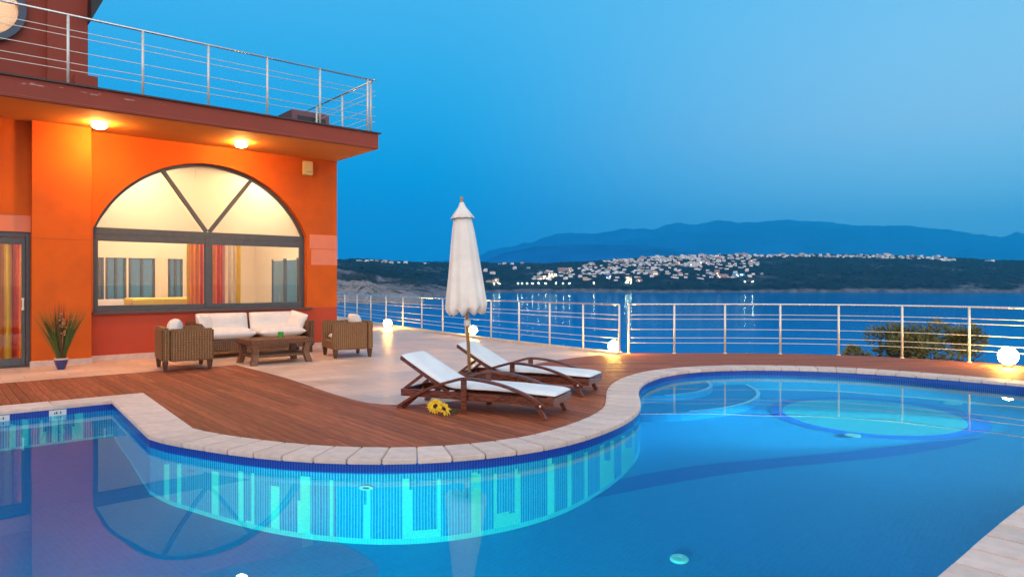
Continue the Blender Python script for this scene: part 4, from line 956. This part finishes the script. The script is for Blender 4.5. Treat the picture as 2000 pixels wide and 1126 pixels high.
sofa = empty('sofa', V((1.62 + 4.05) / 2, -.62, 0), VA); tag(sofa, 'long brown wicker sofa with white cushions under the arched window', 'sofa')
SW = 4.05 - 1.62
MB().box(-SW / 2, SW / 2, .28, .42, .14, .72).build('backrest', M_wickd, sofa, bevel=.025, seg=2)
for s_ in (-1, 1):
    a, b = sorted((s_ * SW / 2, s_ * (SW / 2 - .13))); MB().box(a, b, -.42, .29, .14, .70).build('armrest', M_wickd, sofa, bevel=.025, seg=2)
MB().box(-SW / 2 + .13, SW / 2 - .13, -.40, .28, .14, .36).build('seat', M_wickd, sofa, bevel=.015)
for x in (-SW / 2 + .08, SW / 2 - .08):
    for y in (-.35, .35): MB().box(x - .04, x + .04, y - .04, y + .04, 0, .139).build('leg', M_rattan_leg, sofa)
for i, x in enumerate((-.54, .54)):
    pillow(1.06, .68, .22, 'seat_cushion', M_cushion, sofa, (x, -.08, .47), seed=11 + i, pw_=5)
    pillow(1.08, .44, .22, 'back_cushion', M_cushion, sofa, (x, .20, .675), (R(76), 0, 0), seed=21 + i, pw_=5)
pillow(.50, .50, .16, 'side_cushion', M_cushion, sofa, (-.93, -.02, .64), (R(68), 0, R(52)), seed=31)
pillow(.46, .46, .16, 'side_cushion', M_cushion, sofa, (.96, -.02, .66), (R(72), R(14), R(-58)), seed=32)
# coffee table
ct = empty('coffee_table', (-4.53, 13.09, 0), VA); tag(ct, 'low brown wicker coffee table with a lower shelf and splayed legs', 'table')
MB().box(-.60, .60, -.40, .40, .37, .46).build('tabletop', wicker('woven_table_top', (.09, .035, .018), (.26, .11, .05)), ct, bevel=.012, seg=2)
MB().box(-.52, .52, -.33, .33, .13, .18).build('shelf', M_wickd, ct, bevel=.008)
for x in (-1, 1):
    for y in (-1, 1):
        mb = MB(); mb.add([(x * (cx + a * .055), y * (cy_ + b * .05), z) for z, cx, cy_ in ((0, .53, .36), (.2, .475, .315), (.369, .50, .335)) for a, b in ((-1, -1), (1, -1), (1, 1), (-1, 1))],
            [(3, 2, 1, 0), (8, 9, 10, 11)] + [(k * 4 + i, k * 4 + (i + 1) % 4, k * 4 + 4 + (i + 1) % 4, k * 4 + 4 + i) for k in (0, 1) for i in range(4)])
        mb.build('leg', mat('brown_wood_leg', (.17, .075, .04), .5, var=.2, vscale=15), ct, bevel=.004)
cupp = ct.matrix_basis @ Vector((.12, .0, .46))
cup = MB().lathe([(.034, 0), (.052, .10), (.047, .10), (.031, .008), (.001, .008)], 24).build('cup', M_green, smooth=False); cup.location = (cupp.x, cupp.y, .461); cup.scale = (1.1, 1.1, 1.1)
tag(cup, 'bright green tumbler standing on the coffee table', 'cup')

# loungers
def lounger(loc, ang, label):     # foot end at local +x, centre line y=0
    root = empty('sun_lounger', (*loc, 0), ang); tag(root, label, 'sun lounger', 'wooden sun loungers beside the parasol')
    Lh, Wd = .975, .64; z0, z1 = .15, .235
    for s_ in (-1, 1):
        y = s_ * (Wd / 2 - .018)
        MB().box(-Lh, Lh, y - .017, y + .017, z0, z1).build('side_rail', M_lwood, root, bevel=.005)
        # long arched arm, foot to foot
        ya = s_ * (Wd / 2 + .024); pts = []
        for i in range(25):
            u = i / 24; x = -Lh - .02 + u * (2 * Lh - .12); h = .02 + .385 * (math.sin(math.pi * (u ** .92)) ** .62 if 0 < u < 1 else 0)
            pts.append((x, ya, h))
        pts = [(-Lh - .03, ya, .015), (-Lh + .22, ya, .17), (-Lh + .48, ya, .29), (-Lh + .72, ya, .368), (-.10, ya, .402), (.14, ya, .39), (.38, ya, .35), (.60, ya, .285), (.78, ya, .21), (.90, ya, .13)]
        P = [Vector(p) for p in pts]; sm = []
        for i in range(len(P) - 1):
            p0, p1, p2, p3 = P[max(0, i - 1)], P[i], P[i + 1], P[min(len(P) - 1, i + 2)]
            for j in range(4):
                t = j / 4; sm.append(.5 * ((2 * p1) + (p2 - p0) * t + (2 * p0 - 5 * p1 + 4 * p2 - p3) * t * t + (3 * p1 - p0 - 3 * p2 + p3) * t ** 3))
        sm.append(P[-1])
        MB().ribbon(sm, .045, .034).build('arched_arm', M_lwood, root, bevel=.004)
        MB().box(-.145, -.075, ya - .013, ya + .013, 0.0, .388).build('post', M_lwood, root, bevel=.004)
        MB().beam((.76, ya, .23), (.89, ya, .0), .04, .055).build('leg', M_lwood, root, bevel=.004)
        MB().beam((-Lh + .30, y - s_ * .03, .24), (-Lh - .0, y - s_ * .03, .0), .03, .05).build('leg', M_lwood, root, bevel=.004)
        MB().lathe([(.012, 0), (.012, .012), (.001, .014)], 10, M=Matrix.Translation((.84, ya + s_ * .022, .155)) @ Matrix.Rotation(R(-90 * s_), 4, 'X')).build('bolt', M_steel, root)
    MB().box(Lh - .034, Lh, -Wd / 2 + .036, Wd / 2 - .036, z0, z1).build('end_rail', M_lwood, root, bevel=.004)
    MB().box(-Lh, -Lh + .034, -Wd / 2 + .036, Wd / 2 - .036, z0, z1).build('end_rail', M_lwood, root, bevel=.004)
    PV = -.36; ang_b = R(30)
    for i in range(11):
        x = PV + .06 + i * .118
        if x < Lh - .1: MB().box(x, x + .08, -Wd / 2 + .037, Wd / 2 - .037, z1 - .018, z1 - .002).build('slat', M_lwood, root)
    cb, sb_ = math.cos(ang_b), math.sin(ang_b)
    for s_ in (-1, 1):
        y = s_ * (Wd / 2 - .065); MB().beam((PV, y, z1 - .01), (PV - .75 * cb, y, z1 - .01 + .75 * sb_), .03, .045).build('back_rail', M_lwood, root, bevel=.004)
        MB().beam((PV - .42 * cb, y - s_ * .035, z1 + .42 * sb_ - .04), (PV - .66, y - s_ * .035, z0 + .04), .025, .035).build('back_strut', M_lwood, root)
    for i in range(6):
        d = .08 + i * .13; a = Vector((PV - d * cb, 0, z1 - .01 + d * sb_)); 
        MB().beam(a + Vector((0, -Wd / 2 + .082, 0)), a + Vector((0, Wd / 2 - .082, 0)), .018, .08, up=(cb, 0, -sb_)).build('slat', M_lwood, root)
    # mattress: one folded pad
    th = .065; path = []
    topx = PV - .77 * cb; topz = z1 + .77 * sb_
    key = [(topx, topz), (PV - .55 * cb, z1 + .55 * sb_), (PV - .25 * cb, z1 + .25 * sb_), (PV - .06, z1 + .045), (PV + .04, z1 + .018), (PV + .25, z1 + .014), (PV + .55, z1 + .022), (PV + .8, z1 + .016), (PV + 1.05, z1 + .006), (Lh - .03, z1 + .0), (Lh + .01, z1 - .003)]
    ny = 8; vs = []; npt = len(key)
    for layer in (1, 0):
        for i, (x, z) in enumerate(key):
            dx = key[min(i + 1, npt - 1)][0] - key[max(i - 1, 0)][0]; dz = key[min(i + 1, npt - 1)][1] - key[max(i - 1, 0)][1]; l = math.hypot(dx, dz); nx, nz_ = -dz / l, dx / l
            for j in range(ny + 1):
                v = -1 + 2 * j / ny; e = .55 + .45 * (1 - abs(v) ** 6); ee = .5 + .5 * min(1, min(i, npt - 1 - i) / 1.0)
                k = th * (e * ee if layer else (1 - e * ee) * .6) if layer else th * (1 - e * ee) * .5
                k += .006 * noise.noise(Vector((x * 4, v * 2, layer))) * layer
                vs.append((x + nx * k, v * (Wd / 2 - .025), z + nz_ * k + .004))
    f = []; S = npt * (ny + 1)
    for i in range(npt - 1):
        for j in range(ny):
            a = i * (ny + 1) + j; f += [(a, a + ny + 1, a + ny + 2, a + 1), (S + a + 1, S + a + ny + 2, S + a + ny + 1, S + a)]
    rim = [j for j in range(ny + 1)] + [i * (ny + 1) + ny for i in range(1, npt)] + [(npt - 1) * (ny + 1) + j for j in range(ny - 1, -1, -1)] + [i * (ny + 1) for i in range(npt - 2, 0, -1)]
    for a, b in zip(rim, rim[1:] + rim[:1]): f.append((a, b, S + b, S + a))
    MB().add(vs, f).build('mattress', M_lcush, root, smooth=True, sub=1)
    return root
LA = R(-23)
lounger((-.32, 8.18), LA, 'front wooden sun lounger with white mattress, beside the sunflowers')
lounger((.24, 9.72), LA, 'rear wooden sun lounger with white mattress, behind the parasol pole')

# parasol
pb = gp(919, 769); par = empty('parasol', (pb.x, pb.y, 0)); par.rotation_euler = (0, R(-2.6), 0)
tag(par, 'closed cream parasol on a wooden pole between the two loungers', 'parasol')
MB().tube([(0, 0, .05), (0, 0, 2.60)], .024, 12).build('pole', M_pole, par, smooth=True)
MB().lathe([(.23, 0), (.235, .02), (.22, .05), (.08, .07), (.04, .09), (.032, .30), (.025, .30)], 32).build('base', mat('dark_cast_base', (.05, .045, .04), .5), par, smooth=False)
MB().lathe([(.02, 2.58), (.022, 2.60), (.014, 2.62), (.024, 2.645), (.018, 2.67), (.001, 2.678)], 16).build('finial', M_pole, par, smooth=True)
MB().tube([(.03, 0, .42), (.075, 0, .42), (.075, 0, .47)], .007, 8).build('crank', M_dark, par)
nf = 11; seg = 132; prof = [(1.12, .265), (1.16, .278), (1.34, .262), (1.6, .228), (1.9, .188), (2.2, .150), (2.36, .122), (2.45, .085), (2.55, .035)]
vs = []
for z, r_ in prof:
    lo_ = max(0, (2.35 - z) / 1.3)
    for k in range(seg):
        a = 2 * math.pi * k / seg; w = math.cos(nf * a + .9 * math.sin(a * 2)) ; c2 = noise.noise(Vector((math.cos(a) * 2, math.sin(a) * 2, z * 1.1)))
        rr_ = r_ * (1 + .055 * w * min(1, lo_ + .3) + .10 * c2 * min(1, lo_ + .15)) ; zz = z - (.022 * w if z < 1.14 else 0) + .03 * math.sin(a + 1) * (z < 1.2)
        vs.append((rr_ * math.cos(a), rr_ * math.sin(a), zz + max(0, 1.35 - z) * .18))
for r_, z in ((.20, 1.10), (.07, 1.17)):
    for k in range(seg):
        a = 2 * math.pi * k / seg; w = math.cos(nf * a + .9 * math.sin(a * 2)); vs.append((r_ * (1 + .2 * w) * math.cos(a), r_ * (1 + .2 * w) * math.sin(a), z - .03 * w))
order = [len(prof) + 1, len(prof)] + list(range(len(prof))); f = []
for a_, b_ in zip(order, order[1:]):
    f += [(a_ * seg + k, a_ * seg + (k + 1) % seg, b_ * seg + (k + 1) % seg, b_ * seg + k) for k in range(seg)]
MB().add(vs, f).build('canopy', M_canvas, par, smooth=True)
vs = []; cp_ = [(2.38, .155), (2.385, .158), (2.46, .105), (2.54, .05), (2.60, .026)]
for z, r_ in cp_:
    for k in range(48):
        a = 2 * math.pi * k / 48; w = math.cos(8 * a); vs.append((r_ * (1 + .07 * w * (2.6 - z) * 4) * math.cos(a), r_ * (1 + .07 * w * (2.6 - z) * 4) * math.sin(a), z + (-.004 * w if z < 2.4 else 0)))
MB().add(vs, [(i * 48 + k, i * 48 + (k + 1) % 48, (i + 1) * 48 + (k + 1) % 48, (i + 1) * 48 + k) for i in range(len(cp_) - 1) for k in range(48)]).build('vent_flap', M_canvas, par, smooth=True)
MB().lathe([(.026, .92), (.045, .93), (.045, 1.0), (.026, 1.01)], 16).build('runner', M_white, par)

# sunflowers
def sunflower(x, y, tilt, az, rr_, label):
    root = empty('sunflower', (x, y, .0)); root.rotation_euler = (0, 0, 0); tag(root, label, 'flower', 'sunflowers lying on the deck')
    M = Matrix.Translation((0, 0, rr_ * .72)) @ Matrix.Rotation(az, 4, 'Z') @ Matrix.Rotation(tilt, 4, 'X')
    MB().lathe([(.026, 0), (.028, .010), (.02, .016), (.001, .014)], 18, M=M).build('seed_head', M_seed, root, smooth=True)
    rd = random.Random(int(x * 100)); mb = MB()
    for ring_, (n_, l, lift) in enumerate(((17, 1.0, .004), (15, .85, .014))):
        for i in range(n_):
            a = 6.283 * i / n_ + ring_ * .2 + rd.uniform(-.08, .08); L_ = rr_ * l * rd.uniform(.88, 1.08); w_ = .014
            q = M @ Matrix.Rotation(a, 4, 'Z'); c = rd.uniform(-.01, .02)
            mb.add([q @ Vector(v) for v in ((.028, -w_ * .6, lift), (.028, w_ * .6, lift), (.028 + (L_ - .03) * .5, w_, lift + .012 + c), (L_, 0, lift + c), (.028 + (L_ - .03) * .5, -w_, lift + .012 + c), (.028 + (L_ - .03) * .5, 0, lift + .006 + c))], [(0, 1, 2, 5), (0, 5, 4), (5, 2, 3), (5, 3, 4)])
    mb.build('petals', M_petal, root)['kind'] = 'stuff'
    p = M @ Vector((0, 0, -.01)); MB().tube([p, p + Vector((.03, .06, -.02)), Vector((.10, .16, .012)), Vector((.16, .24, .01))], .006, 6).build('stem', M_leaf, root)
    for k, (dx, dy) in enumerate(((.09, .03), (.12, .10), (.05, .10))):
        MB().add([(dx - .03, dy - .02, .02), (dx + .02, dy - .03, .035), (dx + .06, dy + .02, .03), (dx + .02, dy + .03, .05), (dx - .01, dy + .02, .03)], [(0, 1, 2, 3, 4)]).build('leaf', M_leaf, root, recalc=False)
f1 = gp(851, 806); f2 = gp(866, 811)
sunflower(f1.x, f1.y, R(60), R(-12), .105, 'sunflower with its dark centre turned to the viewer, left of the pair')
sunflower(f2.x, f2.y, R(50), R(48), .098, 'sunflower lying on its side with petals hiding the centre, right of the pair')

# potted reeds
pp = gp(121, 720.5); pl = empty('potted_reeds', (pp.x, pp.y - .02, 0)); tag(pl, 'cobalt blue pot of tall green reeds and dried flowers against the pilaster', 'potted plant')
MB().lathe([(.055, 0), (.062, .012), (.098, .11), (.108, .165), (.10, .17), (.094, .165), (.094, .14), (.001, .14)], 10).build('pot', M_blueglaze, pl)
MB().lathe([(.104, .17), (.108, .178), (.106, .20), (.094, .20), (.094, .17)], 24).build('pot_rim', M_skirt, pl)
rd = random.Random(5); mb = MB(); mb2 = MB()
for i in range(250):
    side_ = rd.choice((-1, 1, 1, -1, 0)); a = side_ * rd.uniform(.10, .47) + rd.uniform(-.05, .05); b = rd.uniform(-.14, .10); L_ = rd.uniform(.75, 1.02) * (1.12 if side_ == 0 else 1)
    base = Vector((rd.uniform(-.05, .05), rd.uniform(-.05, .05), .15)); tip = base + Vector((math.sin(a) * L_ * ux.x, math.sin(a) * L_ * ux.y * .8 + b * .4, L_ * math.cos(a))); mid = (base + tip) / 2 + Vector((-math.sin(a) * .03, 0, .01))
    w_ = rd.uniform(.003, .006)
    (mb if side_ else mb2).add([base + Vector((-w_ * .5, 0, 0)), base + Vector((w_ * .5, 0, 0)), mid + Vector((w_, 0, 0)), tip, mid - Vector((w_, 0, 0))], [(0, 1, 2, 4), (4, 2, 3)])
mb.build('reed_blades', M_grass, pl, recalc=False)['kind'] = 'stuff'; mb2.build('brown_stalks', mat('brown_stalk', (.14, .05, .02), .7), pl, recalc=False)['kind'] = 'stuff'
for x, h in ((.02, .80), (.055, .66)):
    MB().tube([(0, 0, .15), (x * .6, -.02, .5), (x, -.03, h)], .005, 6).build('straw_stem', M_straw, pl)
    mb = MB()
    for i in range(46):
        u = rd.random(); r_ = .045 * math.sin(math.pi * (.15 + .8 * u)) + .012; a = rd.random() * 6.28; c = Vector((x + r_ * math.cos(a) * rd.random(), -.03 + r_ * math.sin(a) * rd.random(), h - .06 + .24 * u)); s_ = rd.uniform(.008, .016)
        mb.add([c + Vector(v) * s_ for v in ((1, 0, 0), (-1, 0, 0), (0, 1, 0), (0, -1, 0), (0, 0, 1), (0, 0, -1))], [(0, 2, 4), (2, 1, 4), (1, 3, 4), (3, 0, 4), (2, 0, 5), (1, 2, 5), (3, 1, 5), (0, 3, 5)])
    mb.build('dried_flower_head', M_straw, pl)

# ------------------------------------------------------------------ trees below the railing
def tree(name, px, Y, zt, rad, hgt, seed, label, n=2600, lean=0., group=None):
    rd = random.Random(seed); X = (px - 1000) / FPX * Y; root = empty(name, (X, Y, zt - hgt - 2.2)); tag(root, label, 'tree', group)
    H = hgt + 2.2; tr = MB(); clumps = []
    for b in range(9):
        a = 6.28 * b / 9 + rd.random(); rr_ = rad * rd.uniform(.35, 1.0); e = Vector((rr_ * math.cos(a) + lean * .5, rr_ * math.sin(a) * .8, H - hgt * rd.uniform(.12, .75)))
        tr.tube([(0, 0, H * .28), (e.x * .35, e.y * .35, H * .28 + (e.z - H * .28) * .5), tuple(e)], [.05, .032, .012], 6); clumps.append((e, rad * rd.uniform(.28, .46)))
    tr.tube([(0, 0, 0), (.05, 0, H * .3), (.0, .02, H * .55)], [.10, .075, .04], 8)
    tr.build('trunk', mat('grey_brown_bark', (.10, .07, .05), .9, var=.3, vscale=14), root)
    for i in range(10): clumps.append((Vector((rd.uniform(-1, 1) * rad * .9 + lean, rd.uniform(-.7, .7) * rad, H - hgt * rd.uniform(.05, .9))), rad * rd.uniform(.16, .36)))
    mb = MB()
    for i in range(n):
        c, r_ = rd.choice(clumps); d = Vector((rd.gauss(0, 1), rd.gauss(0, 1), rd.gauss(0, 1))).normalized() * r_ * rd.random() ** .45; d.z *= .8; p = c + d
        if p.z > H + .05: continue
        up = (d.normalized() + Vector((rd.uniform(-.6, .6), rd.uniform(-.6, .6), .6))).normalized(); sd = up.orthogonal().normalized(); sd = Matrix.Rotation(rd.random() * 6.28, 3, up) @ sd; s_ = rd.uniform(.035, .07)
        mb.add([p, p + up * s_ + sd * s_ * .35, p + up * s_ * 2.4, p + up * s_ - sd * s_ * .35], [(0, 1, 2, 3)])
    mb.build('crown', mat('olive_green_foliage', (.13, .13, .035), .7, var=.5, vscale=3), root, recalc=False)['kind'] = 'stuff'
    return root
tree('tree', 1722, 16.6, .40, .75, 1.5, 3, 'smaller olive green tree beyond the railing, left of the right railing post', 3600)
tree('tree', 1815, 16.2, .52, 1.0, 1.7, 8, 'larger bushy olive green tree beyond the railing at the right', 6200, .1)
tree('tree', 1668, 16.8, -.25, .35, .8, 12, 'low dark green bush top just above the deck edge beyond the railing', 900)

# ------------------------------------------------------------------ town on the far hillside
dg = None
def coast_z_at(px, D):      # invert the coast sheet: find v for this distance
    lo, hi = 0., 1.
    for _ in range(22):
        m = (lo + hi) / 2
        if coast(px, m)[1] < D: lo = m
        else: hi = m
    return coast(px, (lo + hi) / 2)
hm = {'white': mat('white_house_wall', (.88, .86, .84), .8, obj_var=.1), 'cream': mat('cream_house_wall', (.66, .54, .38), .8, obj_var=.1), 'pink': mat('pink_house_wall', (.58, .36, .32), .8, obj_var=.1), 'grey': mat('pale_grey_house_wall', (.42, .44, .48), .8, obj_var=.12)}
M_troof = mat('faded_tile_roof', (.42, .26, .20), .8); M_hwin = mat('dark_house_window', (.03, .05, .08), .3); M_lit = emis_mat('lit_house_window', (1, .78, .5), 9)
def house_mesh(c, kind, lit):
    w, d, h = rnd.uniform(9, 15), rnd.uniform(8, 11), rnd.choice((3.4, 6.2, 6.4, 9.2)); mb = MB(); mb.box(-w / 2, w / 2, -d / 2, d / 2, -4, h)
    if kind == 0: mb.box(-w / 2 + rnd.uniform(0, w * .4), w / 2, -d / 2 + 2, d / 2 - .1, h, h + 3)
    elif kind == 1:
        mb.add([(-w / 2 - .4, -d / 2 - .4, h), (w / 2 + .4, -d / 2 - .4, h), (w / 2 + .4, d / 2 + .4, h), (-w / 2 - .4, d / 2 + .4, h), (-w / 4, 0, h + 2.2), (w / 4, 0, h + 2.2)], [(0, 1, 5, 4), (1, 2, 5), (2, 3, 4, 5), (3, 0, 4), (3, 2, 1, 0)], 1)
    else: mb.box(w / 2, w / 2 + rnd.uniform(4, 8), -d / 2 + 1, d / 2 - 1, -4, h * .55)
    nw = int(w / 3)
    for fl in range(int(h // 3)):
        for k in range(nw):
            x = -w / 2 + (k + .5) * w / nw; L = lit and rnd.random() < .12
            mb.box(x - .6, x + .6, -d / 2 - .08, -d / 2 - .02, fl * 3 + .9, fl * 3 + 2.3, 3 if L else 2)
    me_o = mb.build('house', [hm[c], M_troof, M_hwin, M_lit]); me = me_o.data; bpy.data.objects.remove(me_o); return me
variants = {}; kind_of = {}
for c in hm:
    variants[c] = []
    for k in range(6): me_ = house_mesh(c, k % 3, k >= 3); kind_of[me_.name] = k % 3; variants[c].append(me_)
placed = []
zones = []
def place(px, D, c, zone, sc=1.):
    X, Y, z = coast_z_at(px, D)
    if any(abs(X - a) < 10 * sc and abs(Y - b) < 16 for a, b in placed): return None
    placed.append((X, Y)); o = bpy.data.objects.new('house', rnd.choice(variants[c])); col.objects.link(o); o.location = (X, Y, z - .5); o.rotation_euler = (0, 0, rnd.uniform(-.6, .6)); o.scale = (sc, sc, sc * rnd.uniform(.85, 1.1))
    cn = {'white': 'white', 'cream': 'cream', 'pink': 'pinkish', 'grey': 'pale grey'}[c]
    kk = {0: 'stepped house', 1: 'tile roofed house', 2: 'flat roofed house'}[kind_of[o.data.name]]
    sd = '' if not ('town' in zone or 'ridge' in zone) or 'right of' in zone else (', left end' if px < 1190 else ', left of centre' if px < 1270 else ', centre' if px < 1340 else ', right of centre' if px < 1420 else ', right end' if px < 1560 else ', far right') 
    tag(o, f'small {cn} {kk} {zone}{sd}', 'house', f'small {cn} {kk.replace("house", "houses", 1)} {zone}{sd}'); return o
def pick(): return rnd.choices(['white', 'cream', 'pink', 'grey'], [.62, .10, .14, .14])[0]
tries = 0; cnt = 0
while cnt < 165 and tries < 6000:       # main town on the slope
    tries += 1; px = rnd.gauss(1280, 130)
    if not 1050 < px < 1500: continue
    v = rnd.uniform(.10, .86); lim = interp([(1050, .45), (1150, .8), (1300, .95), (1400, .9), (1500, .5)], px)
    if v > lim: continue
    D = coast(px, v)[1]; row = 'high on the town slope' if v > .55 else ('midway up the town slope' if v > .28 else 'low on the town slope')
    if place(px, D, pick(), row, rnd.uniform(.72, 1.12)): cnt += 1
cnt = 0; tries = 0
while cnt < 80 and tries < 3000:        # along the ridge to the right
    tries += 1; px = rnd.uniform(1200, 1850)
    if px > 1760 and rnd.random() < .4: continue
    D = coast(px, rnd.uniform(.80, .985))[1]
    if place(px, D, rnd.choices(['white', 'grey', 'pink'], [.6, .25, .15])[0], 'along the ridge top right of the town' if px > 1500 else 'on the ridge top above the town', rnd.uniform(.8, 1.25)): cnt += 1
for px, v, c in [(1820, .80, 'white'), (1836, .77, 'pink'), (1846, .82, 'white'), (1852, .76, 'white'), (1862, .79, 'white'), (1828, .85, 'grey'), (1842, .70, 'white')]: place(px, coast(px, v)[1], c, 'in the slope cluster right of the ridge houses', 1.1)
for px, v in [(1928, .86), (1938, .86)]: place(px, coast(px, v)[1], 'white', 'alone on the dark headland at far right', 1.2)
for px, v, c in [(700, .80, 'white'), (725, .84, 'white'), (735, .76, 'cream'), (752, .82, 'white'), (748, .72, 'pink'), (764, .70, 'white'), (778, .85, 'white'), (792, .88, 'white'), (716, .75, 'white'), (830, .9, 'white')]: place(px, coast(px, v)[1], c, 'on the cliff top left of the parasol', 1.15)
for px, v, c in [(955, .13, 'cream'), (968, .12, 'cream'), (962, .3, 'white'), (1005, .55, 'white'), (948, .45, 'white'), (976, .88, 'white'), (985, .9, 'white'), (1000, .86, 'white'), (1020, .92, 'grey'), (1032, .60, 'grey')]: place(px, coast(px, v)[1], c, 'among scrub between the parasol and the town', 1.1)
# the many smaller houses between them, too tiny to pick apart
mb = MB(); rq = random.Random(77)
for i in range(420):
    px = rq.gauss(1300, 150) if i % 3 else rq.uniform(1180, 1860); 
    if not 1040 < px < 1870: continue
    v = rq.uniform(.12, .95) if i % 3 else rq.uniform(.80, .98)
    if px > 1480 and v < .80: continue
    if px < 1120 and v > .6: continue
    X, Y, z = coast_z_at(px, coast(px, v)[1]); w, h = rq.uniform(3, 5.5), rq.uniform(3, 6); M = Matrix.Translation((X, Y, z)) @ Matrix.Rotation(rq.uniform(-.6, .6), 4, 'Z')
    mb.box(-w, w, -4, 4, -3, h, M=M)
tag(mb.build('distant_houses', hm['white']), kind='stuff')
# distinct buildings
def block(name, px, v, w, d, h, m, label, fl, nw, lit=0., rot=0., roof=None):
    X, Y, z = coast_z_at(px, coast(px, v)[1]); root = empty(name, (X, Y, z), rot); tag(root, label, 'building')
    MB().box(-w / 2, w / 2, -d / 2, d / 2, -8, h).build('wall', m, root); MB().box(-w / 2 - .3, w / 2 + .3, -d / 2 - .3, d / 2 + .3, h + .01, h + .5).build('roof', roof or m, root)
    W_ = MB().box(-.9, .9, -.06, .06, -.9, .9)
    first = {}
    for i in range(nw):
        for j in range(fl):
            L = rnd.random() < lit; k = 'l' if L else 'd'
            if k not in first:
                o = MB().box(-.9, .9, -.06, .06, -.9, .9).build('window', M_lit if L else M_hwin, root); first[k] = o.data
            else: o = bpy.data.objects.new('window', first[k]); col.objects.link(o); o.parent = root
            o.location = (-w / 2 + (i + .5) * w / nw, -d / 2 - .07, 1.9 + j * 3.1)
    placed.append((X, Y)); return root
block('hotel', 1062, .16, 26, 12, 9.5, hm['cream'], 'long cream building with lit windows above the shore, left half of the pair', 3, 7, .5)
block('hotel', 1079, .17, 22, 12, 12.5, hm['cream'], 'taller cream building with lit windows beside the long one above the shore', 4, 6, .5)
block('apartment_building', 1442, .13, 30, 10, 8.5, mat('bright_blue_render', (.06, .42, .75), .7), 'bright blue waterfront building at the right end of the town', 2, 8, .25)
block('apartment_building', 1400, .22, 12, 10, 12, hm['pink'], 'pale square building left of the bright blue one', 3, 3, .1)
block('apartment_building', 1358, .38, 34, 14, 13, hm['white'], 'largest white block at the right of the town slope', 4, 8, .1)
block('apartment_building', 1228, .12, 14, 10, 11, hm['cream'], 'pale three storey building by the shore below the town centre', 3, 4, .5)
block('apartment_building', 1188, .15, 12, 10, 12, mat('blue_render', (.08, .22, .55), .7), 'dark blue fronted house near the shore left of the town centre', 3, 3, .2)
block('apartment_building', 1098, .50, 28, 12, 11, hm['pink'], 'pinkish block midway up the left side of the town', 3, 7, .05)
# shore lamps
for i, px in enumerate([965, 975, 1012, 1020, 1030, 1040, 1052, 1066, 1086, 1100, 1112, 1160, 1222, 1226, 1232, 1470, 1455]):
    X, Y, z = coast_z_at(px, coast(px, .045)[1]); o = MB().tube([(0, 0, 0), (0, 0, 5)], .12, 6).build('shore_lamp', M_dark); o.location = (X, Y, z)
    MB().lathe([(.001, -.7), (.5, -.45), (.7, 0), (.5, .45), (.001, .7)], 8, (0, 0, 5.5)).build('lamp_head', emis_mat('lit_shore_lamp', (1, .75, .42), 220) if i == 0 else bpy.data.materials['lit_shore_lamp'], o)
    tag(o, 'tiny lit lamp on the far shore below the town', 'street lamp', 'lit lamps along the far shore')
# scrub and trees over the coast (uncountable)
rs = random.Random(9); vs = []; fs = []
ico = [(0, 0, 1)] + [(math.cos(a) * .9, math.sin(a) * .9, .35) for a in [i * 1.2566 for i in range(5)]] + [(math.cos(a + .6) * .95, math.sin(a + .6) * .95, -.4) for a in [i * 1.2566 for i in range(5)]]
icf = [(0, 1 + i, 1 + (i + 1) % 5) for i in range(5)] + [(1 + i, 6 + i, 1 + (i + 1) % 5) for i in range(5)] + [(1 + (i + 1) % 5, 6 + i, 6 + (i + 1) % 5) for i in range(5)]
for i in range(9000):
    px = rs.uniform(600, 2080); v = rs.random() ** .8
    X, Y, z = coast(px, v * .99 + .012); s_ = rs.uniform(1.8, 5.0); n0 = len(vs)
    for a, b, c in ico: vs.append((X + a * s_ * rs.uniform(.8, 1.25), Y + b * s_, z + c * s_ * rs.uniform(.5, .9)))
    fs += [tuple(n0 + q for q in f_) for f_ in icf]
sc_ = MB().add(vs, fs).build('hillside_scrub', mat('dark_scrub', (.009, .022, .018), .95, var=.5, vscale=.02, spec=.1), recalc=False); tag(sc_, kind='stuff')
print('objects', len(bpy.data.objects))
